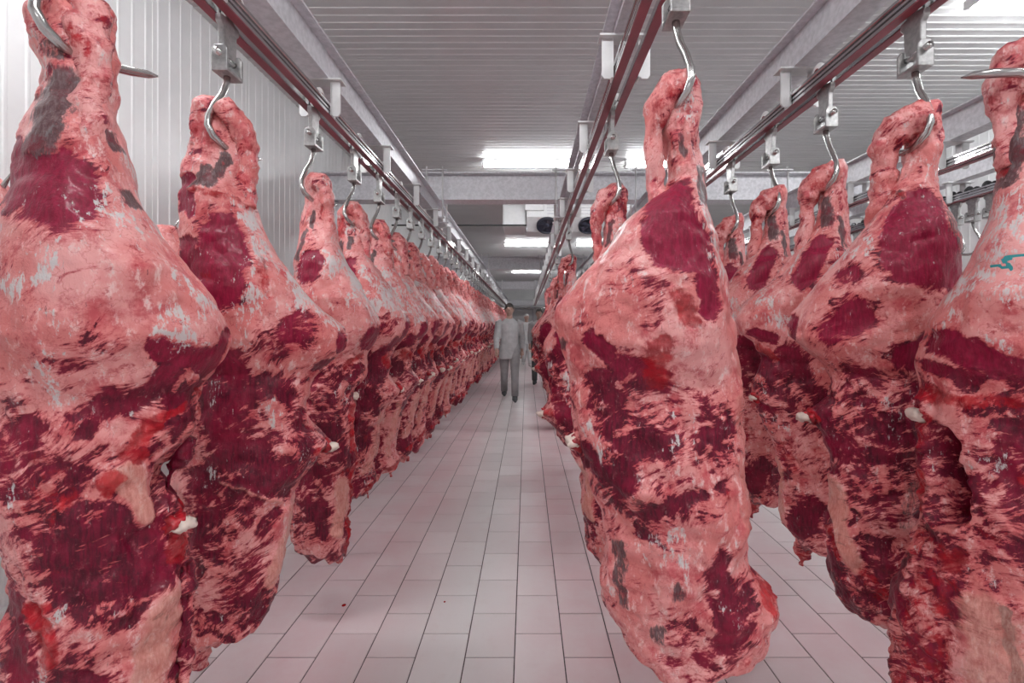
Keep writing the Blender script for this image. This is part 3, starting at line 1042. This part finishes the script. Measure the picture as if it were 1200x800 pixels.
C4_PAT = [('L', 412, 318, 406, 330, 11), ('D', 410, 280, 408, 296, 3), ('D', 399, 285, 397, 305, 3), ('S', 425, 318, 470, 366, 10), ('L', 480, 378, 474, 396, 7), ('L', 445, 385, 455, 375, 12, .55),
          ('B', 455, 425, 452, 418, 6), ('L', 420, 420, 440, 440, 14), ('L', 415, 455, 436, 470, 14), ('L', 405, 490, 412, 500, 10), ('O', 445, 480, 430, 545, 4.5, .7), ('B', 430, 572, 438, 560, 5), ('L', 462, 400, 445, 412, 6),
          ('S', 425, 345, 440, 360, 6), ('B', 400, 255, 402, 275, 4, .5)]


def hero(row, i, rows, pats, seed, label, kind, **kw):
    X = RAILX[row]
    D = DEPTH[row][i]
    return beef_side(X, D, rows, pats, seed, label, **kw)


DEPTH = {0: LEFT_D, 1: [1.31, 2.305, 4.63, 8.27], 2: [1.15, 1.571, 2.04, 2.5, 2.99]}
GL = 'sides of beef in the left row'
hero(0, 0, C1_ROWS, C1_PAT, 1.3, 'huge side of beef nearest the camera at the left edge', 1, group=GL, N=340, Mn=220,
     tendon=[(100, 10, 22, -.03), (104, 60, 19, -.05), (106, 110, 15, -.065), (102, 165, 15, -.085), (118, 235, 13, -.10)], knob=(206, 600, -.10),
     extras=[('muscle_strip', [(222, 508, -.06), (196, 545, -.04), (192, 590, -.02)], [8, 6, 5], .9, .3, .6),
             ('rib_edge', [(212, 640, -.08), (213, 700, -.08), (210, 800, -.07), (204, 930, -.06)], [9, 8, 8, 7], .6, .35, .7)])
hero(0, 1, C2_ROWS, C2_PAT, 2.7, 'second side of beef in the left row, white bone knob on its edge', 1, group=GL, N=320, Mn=200,
     tendon=[(258, 128, 12, -.05), (278, 150, 13, -.055), (291, 175, 12, -.05), (288, 215, 9, -.05), (292, 250, 8, -.07)], knob=(386, 521, -.03),
     extras=[('tail_flap', [(232, 735, 0), (232, 760, 0), (234, 784, .0)], [20, 15, 6], .35, .5, .5)])
hero(0, 2, C3_ROWS, C3_PAT, 3.9, 'third side of beef in the left row, narrow loin with ragged end', 1, group=GL, N=260, Mn=160,
     tendon=[(372, 212, 9, -.05), (381, 232, 9, -.05), (384, 260, 7, -.05), (388, 292, 6, -.07)], knob=(414, 462, -.05),
     extras=[('flank_strip', [(424, 440, -.02), (419, 470, -.02), (417, 510, 0)], [7, 4, 4], .9, .4, .6),
             ('meat_scrap', [(388, 640, 0), (392, 650, 0), (398, 660, 0)], [9, 6, 3], .3, .8, .6)])
# patterns for the rest of the left row
X0, D0 = RAILX[0], 2.78
gen = []
for v in range(4):
    rl = rows_local(C4_ROWS, X0, D0)
    rnd = random.Random(40 + v)
    k1, k2 = rnd.uniform(.93, 1.06), rnd.uniform(-.03, .03)
    rl = [((h if h > -.3 else h + (h + .3) * (.02 + .09 * (v - 1) / 2)), a * k1 - rnd.uniform(0, .012), b * (k1 + (.03 if v % 2 else -.03)) + rnd.uniform(-.01, .01)) for h, a, b in rl]
    pl = patches_local(C4_PAT, X0, D0)
    if v:
        pl = [(kk, (a[0] + rnd.uniform(-.02, .02), a[1] + rnd.uniform(-.02, .02)), (b[0] + rnd.uniform(-.02, .02), b[1] + rnd.uniform(-.02, .02)), r * rnd.uniform(.8, 1.2), s) for kk, a, b, r, s in pl]
    gen.append((rl, pl))


def tend_local(X, D, pts):
    return [to_local(x, y, X, D) + (r * D / F, dy) for x, y, r, dy in pts]


def tl(X, D, pts):
    out = []
    for x, y, r, dy in pts:
        a, h = to_local(x, y, X, D)
        out.append((a, h, r * D / F, dy))
    return out


T4 = tl(X0, D0, [(412, 244, 7, -.04), (422, 258, 8, -.05), (427, 275, 6, -.05), (430, 305, 5, -.06)])
K4 = to_local(469, 456, X0, D0) + (-.03,)
protos = []
for i in range(3, len(LEFT_D)):
    D = LEFT_D[i]
    if i < 16:
        lab = '%s side of beef from the camera in the left row' % ORD[i]
    else:
        lab = 'small distant side of beef beyond the sixteenth in the left row'
    if i < 7:
        rl, pl = gen[i - 3]
        t = beef_side(X0, D, rl, pl, 10 + i * 1.7, lab, N=[220, 190, 160, 150][i - 3], Mn=[130, 110, 100, 90][i - 3], tendon=T4, knob=K4, group=GL, local=True, leanbias=.02 * (i - 5),
                      extras=[('meat_scrap', [(.06, -.86, 0), (.07, -.93, 0), (.075, -.99 - .02 * (i % 3), 0)], [.03, .015, .004], .3, .8, .7)])
        protos.append(t)
    else:
        src = protos[(i * 3 + i // 4) % 4]
        t = copy_tree(src)
        t['label'] = lab
        t.location = (X0, D, src.location.z + random.uniform(-.03, .03))
        t.rotation_euler = (0, 0, math.atan2(-X0, 3.2) + R(random.uniform(-9, 9)))
for i, D in enumerate(LEFT_D):
    lab = 'steel trolley hook holding the %s side of beef in the left row' % ORD[i] if i < 16 else 'tiny distant trolley hook beyond the sixteenth on the left track'
    place_trolley('long' if i == 0 else 'left', X0, D, lab, 'trolley hooks on the left track')

# middle row
M1_ROWS = [(84, 796, 810), (92, 790, 816), (105, 786, 818), (120, 780, 819), (140, 778, 820), (160, 780, 820), (190, 784, 823), (212, 782, 829), (228, 770, 833), (245, 752, 836), (262, 733, 839), (300, 703, 846),
           (340, 673, 852), (358, 663, 855), (378, 660, 858), (395, 666, 860), (420, 674, 862), (450, 679, 863), (490, 678, 866), (515, 675, 868), (545, 690, 870), (570, 705, 871), (600, 717, 873),
           (640, 718, 877), (660, 715, 886), (680, 714, 904), (697, 713, 912), (712, 714, 911), (730, 722, 902), (750, 735, 882), (770, 762, 852), (784, 795, 838)]
M1_PAT = [('L', 788, 252, 800, 300, 29), ('L', 768, 278, 782, 312, 16), ('L', 815, 305, 822, 360, 13, .75), ('D', 795, 170, 798, 190, 4.5), ('D', 820, 200, 827, 242, 5), ('S', 700, 308, 748, 256, 5),
          ('D', 667, 396, 673, 402, 7, .8), ('L', 704, 394, 722, 406, 9), ('B', 795, 358, 802, 374, 11, 1), ('B', 776, 405, 768, 438, 16), ('L', 735, 420, 772, 440, 17, .8), ('L', 712, 440, 726, 475, 20),
          ('L', 730, 492, 782, 510, 21, .9), ('L', 700, 522, 742, 540, 19), ('S', 698, 490, 722, 520, 10, .8), ('L', 828, 492, 850, 486, 8), ('L', 845, 545, 842, 552, 6), ('L', 765, 577, 822, 560, 7),
          ('L', 755, 603, 766, 601, 8), ('D', 735, 615, 739, 682, 6, .75), ('D', 794, 656, 795, 660, 5), ('D', 780, 706, 776, 712, 8, .8), ('L', 838, 640, 846, 692, 19), ('L', 872, 680, 850, 722, 20, .85),
          ('B', 906, 672, 908, 702, 8), ('B', 880, 620, 892, 655, 5), ('L', 790, 742, 802, 760, 14, .6), ('O', 860, 420, 866, 600, 8, .6), ('O', 755, 560, 770, 560, 8, .5), ('L', 760, 345, 770, 375, 12, .4), ('L', 690, 370, 700, 380, 12, .4)]
GM = 'sides of beef on the track above the aisle'
hero(1, 0, M1_ROWS, M1_PAT, 5.1, 'large central side of beef hanging over the aisle', -1, group=GM, N=330, Mn=210, leanbias=-.24,
     tendon=[(806, 98, 13, -.03), (790, 112, 19, -.04), (774, 132, 18, -.045), (766, 152, 12, -.045), (766, 180, 8.5, -.04), (768, 212, 8.5, -.04), (774, 240, 12, -.04), (782, 268, 13, -.035), (792, 300, 9, .01)], knob=(677, 512, -.06))
M2_ROWS = [(215, 716, 729), (224, 711, 733), (245, 708, 734), (270, 708, 733), (290, 706, 733), (305, 698, 735), (320, 690, 740), (340, 680, 748), (360, 664, 757), (380, 650, 764), (400, 638, 768), (410, 636, 768),
           (425, 641, 768), (450, 647, 766), (470, 644, 764), (482, 637, 762), (495, 645, 760), (510, 660, 758), (550, 683, 756), (600, 684, 755), (640, 686, 754), (655, 698, 748), (664, 714, 738)]
M2_PAT = [('D', 714, 268, 713, 292, 4), ('L', 702, 328, 692, 346, 8), ('L', 668, 390, 655, 420, 17, .75), ('L', 650, 440, 668, 482, 19), ('S', 650, 400, 640, 410, 5), ('L', 690, 470, 700, 500, 18), ('L', 700, 540, 706, 590, 8),
          ('B', 648, 480, 640, 484, 5), ('O', 690, 540, 692, 600, 5), ('L', 720, 400, 740, 420, 18, .6), ('S', 665, 440, 672, 470, 6, .7)]
T2 = [(724, 223, 8, -.03), (710, 235, 11, -.035), (700, 249, 9, -.04), (699, 270, 5.5, -.035), (701, 292, 6, -.03), (704, 312, 8, -.02), (708, 330, 6, .03)]
m2 = hero(1, 1, M2_ROWS, M2_PAT, 6.4, 'second side of beef on the aisle track, half hidden behind the large central one', -1, group=GM, N=230, Mn=140, tendon=T2, knob=(637, 484, -.03))
for D, lab in ((4.63, 'third side of beef on the aisle track, its hock showing left of the central one'), (6.4, 'fourth side of beef on the aisle track, tucked behind the third'), (8.27, 'small far side of beef, last on the aisle track by the walking people')):
    t = copy_tree(m2)
    t['label'] = lab
    t.location = (RAILX[1], D, m2.location.z + random.uniform(-.02, .02))
    t.rotation_euler = (0, 0, R({4.63: -14, 6.4: 4, 8.27: -4}[D]))
for i, D in enumerate((1.31, 2.305, 4.63, 6.4, 8.27)):
    place_trolley('right', RAILX[1], D, '%s trolley hook on the track above the aisle, holding a beef side' % ORD[i], 'trolley hooks on the aisle track')

# right row
R1_ROWS = [(40, 1195, 1250), (50, 1184, 1262), (70, 1172, 1272), (106, 1163, 1276), (140, 1172, 1276), (197, 1174, 1282), (239, 1167, 1292), (273, 1153, 1302), (320, 1130, 1315), (349, 1111, 1320), (382, 1093, 1325), (400, 1089, 1326),
           (435, 1083, 1326), (455, 1085, 1325), (485, 1078, 1324), (535, 1080, 1322), (580, 1086, 1320), (605, 1081, 1318), (640, 1075, 1316), (675, 1067, 1314), (715, 1057, 1312), (745, 1051, 1310), (795, 1054, 1308), (880, 1062, 1300), (940, 1085, 1285), (965, 1140, 1240)]
R1_PAT = [('D', 1194, 145, 1184, 215, 11), ('D', 1175, 225, 1166, 250, 5, .8), ('S', 1165, 285, 1200, 255, 26, .85), ('S', 1135, 335, 1200, 345, 20, .7), ('S', 1190, 300, 1260, 330, 26, .8), ('T', 1164, 318, 1188, 314, 1.6), ('T', 1182, 306, 1199, 300, 1.6), ('T', 1182, 306, 1190, 318, 1.6),
          ('L', 1112, 402, 1196, 432, 17), ('L', 1100, 430, 1150, 440, 10), ('S', 1165, 400, 1190, 408, 6), ('B', 1088, 460, 1200, 462, 11, .85), ('B', 1086, 480, 1084, 520, 9, .8), ('C', 1114, 510, 1122, 585, 15), ('B', 1082, 540, 1088, 592, 6),
          ('B', 1096, 640, 1078, 790, 18, .55), ('L', 1096, 640, 1078, 790, 20, .7), ('B', 1090, 600, 1230, 612, 8, .5), ('L', 1100, 625, 1082, 780, 26, .85), ('L', 1130, 640, 1140, 700, 20), ('B', 1110, 640, 1085, 780, 28, .66), ('B', 1200, 470, 1190, 560, 20, .4), ('L', 1110, 700, 1100, 760, 10), ('O', 1168, 700, 1162, 900, 30), ('D', 1188, 690, 1192, 850, 6), ('B', 1170, 130, 1172, 200, 8, .5), ('L', 1180, 500, 1195, 560, 9, .8), ('S', 1120, 350, 1140, 340, 8)]
GR = 'sides of beef in the right row'
hero(2, 0, R1_ROWS, R1_PAT, 7.9, 'side of beef at the right picture edge, teal ink mark and dark cavity', -1, group=GR, N=320, Mn=210,
     tendon=[(1235, 60, 24, -.04), (1195, 85, 26, -.05), (1180, 112, 17, -.06), (1182, 160, 11, -.06), (1184, 205, 10, -.07)], knob=(1084, 484, -.06),
     extras=[('spine_edge', [(1088, 610, -.05), (1080, 680, -.06), (1066, 745, -.06), (1066, 800, -.05), (1075, 900, -.03)], [13, 17, 17, 17, 13], .45, .6, .7),
             ('flank_flap', [(1060, 730, .05), (1045, 755, .06), (1042, 785, .06)], [14, 11, 5], .2, .6, .5)])
R2_ROWS = [(119, 1075, 1100), (126, 1066, 1106), (145, 1060, 1106), (170, 1056, 1104), (190, 1056, 1100), (212, 1050, 1098), (232, 1036, 1102), (260, 1014, 1113), (290, 990, 1122), (320, 964, 1127), (350, 940, 1125), (370, 925, 1121),
           (383, 919, 1118), (395, 922, 1116), (410, 938, 1113), (430, 965, 1109), (450, 973, 1104), (470, 966, 1100), (485, 946, 1098), (500, 952, 1096), (515, 963, 1095), (540, 975, 1094), (570, 978, 1092), (600, 978, 1091),
           (640, 976, 1089), (680, 973, 1086), (705, 985, 1081), (720, 1004, 1073), (734, 1030, 1062)]
R2_PAT = [('L', 1066, 268, 1088, 308, 36), ('L', 1060, 300, 1070, 322, 22), ('L', 998, 330, 1004, 326, 15, .72), ('L', 984, 388, 1012, 370, 24, .72), ('S', 1040, 250, 1018, 300, 8), ('S', 985, 310, 1010, 300, 7, .8), ('L', 925, 372, 930, 392, 8),
          ('L', 1062, 420, 1098, 408, 18, .8), ('L', 1000, 428, 1085, 452, 12, .8), ('L', 995, 488, 1052, 502, 17), ('L', 1010, 522, 1064, 530, 13), ('D', 1054, 232, 1058, 240, 4), ('O', 984, 560, 1006, 642, 11), ('D', 1068, 560, 1062, 602, 8, .5),
          ('B', 1020, 650, 1042, 682, 10, .7), ('L', 1040, 560, 1050, 590, 9, .8), ('L', 985, 700, 1000, 712, 8), ('B', 948, 486, 955, 490, 7), ('B', 1030, 222, 1060, 240, 6, .7), ('B', 980, 620, 984, 640, 5), ('D', 1108, 250, 1118, 290, 4, .7)]
T_R2 = [(1092, 136, 16, -.03), (1068, 146, 21, -.035), (1046, 162, 19, -.04), (1037, 178, 15, -.04), (1037, 200, 12, -.035), (1036, 225, 13, -.03), (1030, 252, 15, -.02), (1024, 282, 10, .03)]
hero(2, 1, R2_ROWS, R2_PAT, 8.6, 'second side of beef from the camera in the right row, big smooth dark red round', -1, group=GR, N=320, Mn=200, thick=.86, tendon=T_R2, knob=(945, 487, -.03))
R3_ROWS = [(187, 975, 989), (196, 968, 993), (215, 963, 994), (240, 958, 994), (262, 955, 994), (280, 945, 996), (300, 928, 1001), (330, 900, 1006), (355, 875, 1009), (375, 866, 1011), (390, 868, 1011), (402, 882, 1010), (420, 888, 1008),
           (440, 885, 1005), (462, 881, 1003), (480, 890, 1002), (510, 905, 1000), (560, 918, 1000), (600, 919, 998), (620, 921, 997), (632, 935, 990), (642, 945, 978)]
R3_PAT = [('L', 963, 293, 942, 328, 14), ('D', 964, 240, 972, 266, 8), ('S', 898, 352, 920, 382, 14), ('L', 888, 432, 906, 470, 19), ('L', 930, 422, 950, 480, 24), ('B', 925, 520, 935, 540, 12, .7), ('S', 940, 280, 928, 315, 4), ('L', 905, 398, 885, 392, 7),
          ('O', 916, 540, 922, 600, 6), ('L', 950, 580, 940, 610, 12), ('B', 888, 408, 905, 420, 6), ('S', 890, 445, 900, 455, 6, .8), ('L', 985, 330, 990, 360, 12, .8), ('D', 985, 260, 990, 290, 3)]
T_R3 = [(984, 201, 11, -.03), (964, 211, 14, -.035), (949, 224, 12, -.04), (945, 245, 7.5, -.035), (946, 270, 8, -.03), (942, 292, 10, -.02), (938, 312, 7, .03)]
r3 = hero(2, 2, R3_ROWS, R3_PAT, 9.2, 'third side of beef from the camera in the right row, red meat scrap dangling below', -1, group=GR, N=250, Mn=150, thick=.84, tendon=T_R3, knob=(884, 464, -.04),
          extras=[('meat_scrap', [(950, 625, .02), (942, 645, .02), (936, 664, .02)], [16, 12, 3], .3, .7, .45)])
for D, lab in ((2.5, 'fourth side of beef from the camera in the right row'), (2.99, 'fifth side of beef in the right row, just right of the central one')):
    t = copy_tree(r3)
    t['label'] = lab
    t.location = (RAILX[2], D, r3.location.z + (.03 if D < 2.7 else .0))
    t.rotation_euler = (0, 0, R(-22 if D < 2.7 else -17))
for i, D in enumerate((1.15, 1.571, 2.04, 2.5, 2.99)):
    place_trolley('rlong' if i == 0 else 'right', RAILX[2], D, 'steel trolley hook holding the %s side of beef in the right row' % ORD[i], 'trolley hooks on the right track')
for i in range(13):
    place_trolley('empty', RAILX[4], 3.53 + i * .15, '%s empty hook with black wheels on the far right track' % ORD[i], 'empty trolley hooks by the right wall')

# two cuts spiked on the left wall, behind the left row
for y, x, lab in ((2.62, -1.89, 'piece of meat on a wall spike between the first and second left sides'), (1.78, -1.93, 'piece of meat on a wall spike behind the nearest side, at the left picture edge')):
    h = thing('wall_spike', 'steel wall spike %s' % ('between the first and second left sides' if y > 2 else 'at the left picture edge behind the nearest side'), 'hook', (XL + .0045, y, CZ + .50))
    MB().box(0, .012, -.05, .05, -.06, .06).obj('wall_plate', 'galv', h)
    MB().tube([(0, 0, 0), (.20, 0, -.02), (.38, 0, .0), (.44, -.01, .07)], [.011, .011, .011, .002], 10).obj('spike', 'steel', h, True)
    rl = [(.10 + .44, -.05, .03), (.07 + .44, -.08, .05), (.30, -.10, .10), (.1, -.14, .16), (-.1, -.16, .18), (-.35, -.14, .15), (-.6, -.1, .12), (-.68, -.04, .05)]
    t = thing('meat_cut', lab, 'meat', (x - .03, y, CZ - .68), 0.3)
    o = link('flesh', make_beef('flesh', rl, [('L', (0, .1), (.02, -.1), .08, .9)], 33 + y, 110, 80), t)
    o.location = (0, 0, .68)
    o = link('hock_tendon', tube_beef('hock_tendon', [(-.03, -.03, .52), (.02, -.05, .46), (.03, -.06, .36), (.03, -.07, .24)], [.03, .03, .022, .02], 3, .02, .4), t)
    o.location = (0, 0, .68)


# drops of blood on the floor
def on_floor(px, py):
    D = F * CZ / (py - VY)
    return ((px - VX) / F * D, D)


for px, py, r, lab in ((403, 709, .010, 'small drop of blood on the tiles left of the aisle'), (712, 702, .009, 'small drop of blood on the tiles left of the central side'), (521, 705, .005, 'tiny speck of blood near the middle of the aisle')):
    x, y = on_floor(px, py)
    mb = MB().ball((0, 0, 0), (r, r * 1.2, .0022), 7)
    o = mb.obj('blood_drop', 'blood', None, True)
    o.location = (x, y, .0008)
    tag(o, lab, 'blood')


# ------------------------------------------------------------------ people
def remeshed(name, mb, mat, parent, vox):
    o = mb.obj(name, mat, parent, True)
    r = o.modifiers.new('remesh', 'REMESH')
    r.mode = 'VOXEL'
    r.voxel_size = vox
    r.use_smooth_shade = True
    s = o.modifiers.new('smooth', 'SMOOTH')
    s.factor = .5
    s.iterations = 3
    return o


def person(loc, rz, label, coat, legs, stride=.22, side=1, hood='hair'):
    t = thing('person', label, 'person', loc, rz)
    A = side
    # joints; faces local -Y
    hip = {s: Vector((s * .095, 0, .92)) for s in (-1, 1)}
    foot = {s: Vector((s * .09, -s * A * stride, .09)) for s in (-1, 1)}
    knee = {}
    for s in (-1, 1):
        mid = (hip[s] + foot[s]) / 2
        fwd = (s * A > 0)
        knee[s] = mid + Vector((0, -.05 if fwd else -.07, .015))
    foot[-A] = foot[-A] + Vector((0, 0, .05))
    sh = {s: Vector((s * .185, .01, 1.40)) for s in (-1, 1)}
    elb = {s: Vector((s * .235, s * A * .07 + .02, 1.12)) for s in (-1, 1)}
    wri = {s: Vector((s * .235, s * A * .16 - .06, .89)) for s in (-1, 1)}
    body = MB()
    body.tube([(0, .0, .86), (0, 0, .95), (0, -.005, 1.10), (0, 0, 1.25), (0, .01, 1.38), (0, .012, 1.45)], [.12, .155, .135, .16, .15, .07], 16, .68)
    body.tube([(0, .012, 1.42), (0, .0, 1.54)], [.062, .055], 12)
    body.ball((0, -.01, 1.635), (.076, .096, .115), 12)
    body.ball((0, -.03, 1.575), (.055, .065, .055), 8)
    body.tube([(0, -.095, 1.655), (0, -.118, 1.622), (0, -.10, 1.612)], [.010, .016, .012], 8)
    for s in (-1, 1):
        body.ball((s * .076, .0, 1.63), (.012, .022, .033), 6)
        body.ball((s * .030, -.094, 1.668), (.022, .012, .008), 6)
    body.tube([(-.025, -.094, 1.580), (0, -.100, 1.582), (.025, -.094, 1.580)], [.006, .009, .006], 8)
    for s in (-1, 1):
        body.tube([hip[s], hip[s] * .5 + knee[s] * .5, knee[s], knee[s] * .6 + foot[s] * .4, foot[s]], [.088, .076, .055, .054, .038], 12)
        body.tube([foot[s] + Vector((0, .04, -.05)), foot[s] + Vector((0, -.06, -.055)), foot[s] + Vector((0, -.15, -.065))], [.038, .042, .025], 10, .8)
        body.tube([sh[s] * .8 + Vector((0, 0, .28)), sh[s], elb[s], wri[s]], [.06, .056, .042, .027], 12)
        d = (wri[s] - elb[s]).normalized()
        pc = wri[s] + d * .05
        body.tube([wri[s], pc, wri[s] + d * .095], [.026, .036, .034], 10, .62)
        fw = Vector((0, 1, 0))
        fw = (fw - d * fw.dot(d)).normalized()
        inn = Vector((-s, 0, 0))
        for k in range(4):
            b0 = wri[s] + d * .085 + fw * (-.027 + .018 * k)
            L_ = (.062, .075, .078, .058)[k]
            body.tube([b0, b0 + d * L_ * .5, b0 + d * L_ * .85 + inn * .014, b0 + d * L_ * .95 + inn * .030], [.0095, .009, .0085, .007], 7)
        body.tube([wri[s] + d * .035 - fw * .025, wri[s] + d * .065 - fw * .048 + inn * .01, wri[s] + d * .10 - fw * .05 + inn * .02], [.012, .011, .009], 7)
    b = remeshed('body', body, 'skin', t, .0065)
    c = MB()
    c.tube([(0, 0, .74), (0, 0, .86), (0, -.005, .98), (0, -.005, 1.10), (0, 0, 1.25), (0, .01, 1.38), (0, .012, 1.455), (0, .012, 1.475)], [.20, .195, .18, .165, .182, .175, .10, .075], 18, .72)
    for s in (-1, 1):
        c.tube([sh[s] * .8 + Vector((0, 0, .28)), sh[s], elb[s], elb[s] * .15 + wri[s] * .85], [.07, .074, .06, .048], 12)
    remeshed('coat', c, coat, t, .012)
    for s in (-1, 1):
        lg = MB().tube([hip[s] + Vector((0, 0, .06)), hip[s] * .5 + knee[s] * .5, knee[s], knee[s] * .6 + foot[s] * .4, foot[s] + Vector((0, 0, .0))], [.10, .092, .072, .068, .062], 14)
        lg.obj('trouser_leg', legs, t, True)
        bt = MB()
        bt.tube([foot[s] + Vector((0, .0, .06)), foot[s] + Vector((0, .01, -.02)), foot[s] + Vector((0, .012, -.078))], [.052, .05, .052], 10)
        bt.tube([foot[s] + Vector((0, .055, -.052)), foot[s] + Vector((0, -.06, -.052)), foot[s] + Vector((0, -.17, -.062))], [.042, .048, .03], 10, .8)
        remeshed('boot', bt, 'white_coat' if legs == 'white_coat' else 'dark_cloth', t, .010)
    hm = MB()
    n = 10
    V, Fc = [], []
    for i in range(n + 1):
        th = (math.pi * .56) * i / n
        for k in range(24):
            phh = 2 * math.pi * k / 24
            lift = .055 * max(0, -math.sin(phh)) * (i / n) ** 2
            V.append((.083 * math.sin(th) * math.cos(phh), .004 + .104 * math.sin(th) * math.sin(phh), 1.637 + .122 * math.cos(th) + lift))
    for i in range(n):
        for k in range(24):
            Fc.append((i * 24 + k, (i + 1) * 24 + k, (i + 1) * 24 + (k + 1) % 24, i * 24 + (k + 1) % 24))
    hm.add(V, Fc)
    hm.obj('cap' if hood != 'hair' else 'hair', hood, t, True)
    return t


x, y = on_floor(597, 468)
person((x, y, 0), R(4), 'person in a grey coat and trousers walking up the middle of the aisle', 'coat', 'trousers')
x, y = on_floor(632, 449)
person((x, y, 0), R(-8), 'person in grey coat and dark trousers at the right of the aisle, behind the walker', 'coat', 'dark_cloth', .16, -1)
x, y = on_floor(617, 429)
person((x, y, 0), R(12), 'small far person all in white at the end of the aisle', 'white_coat', 'white_coat', .12, 1, hood='white_coat')
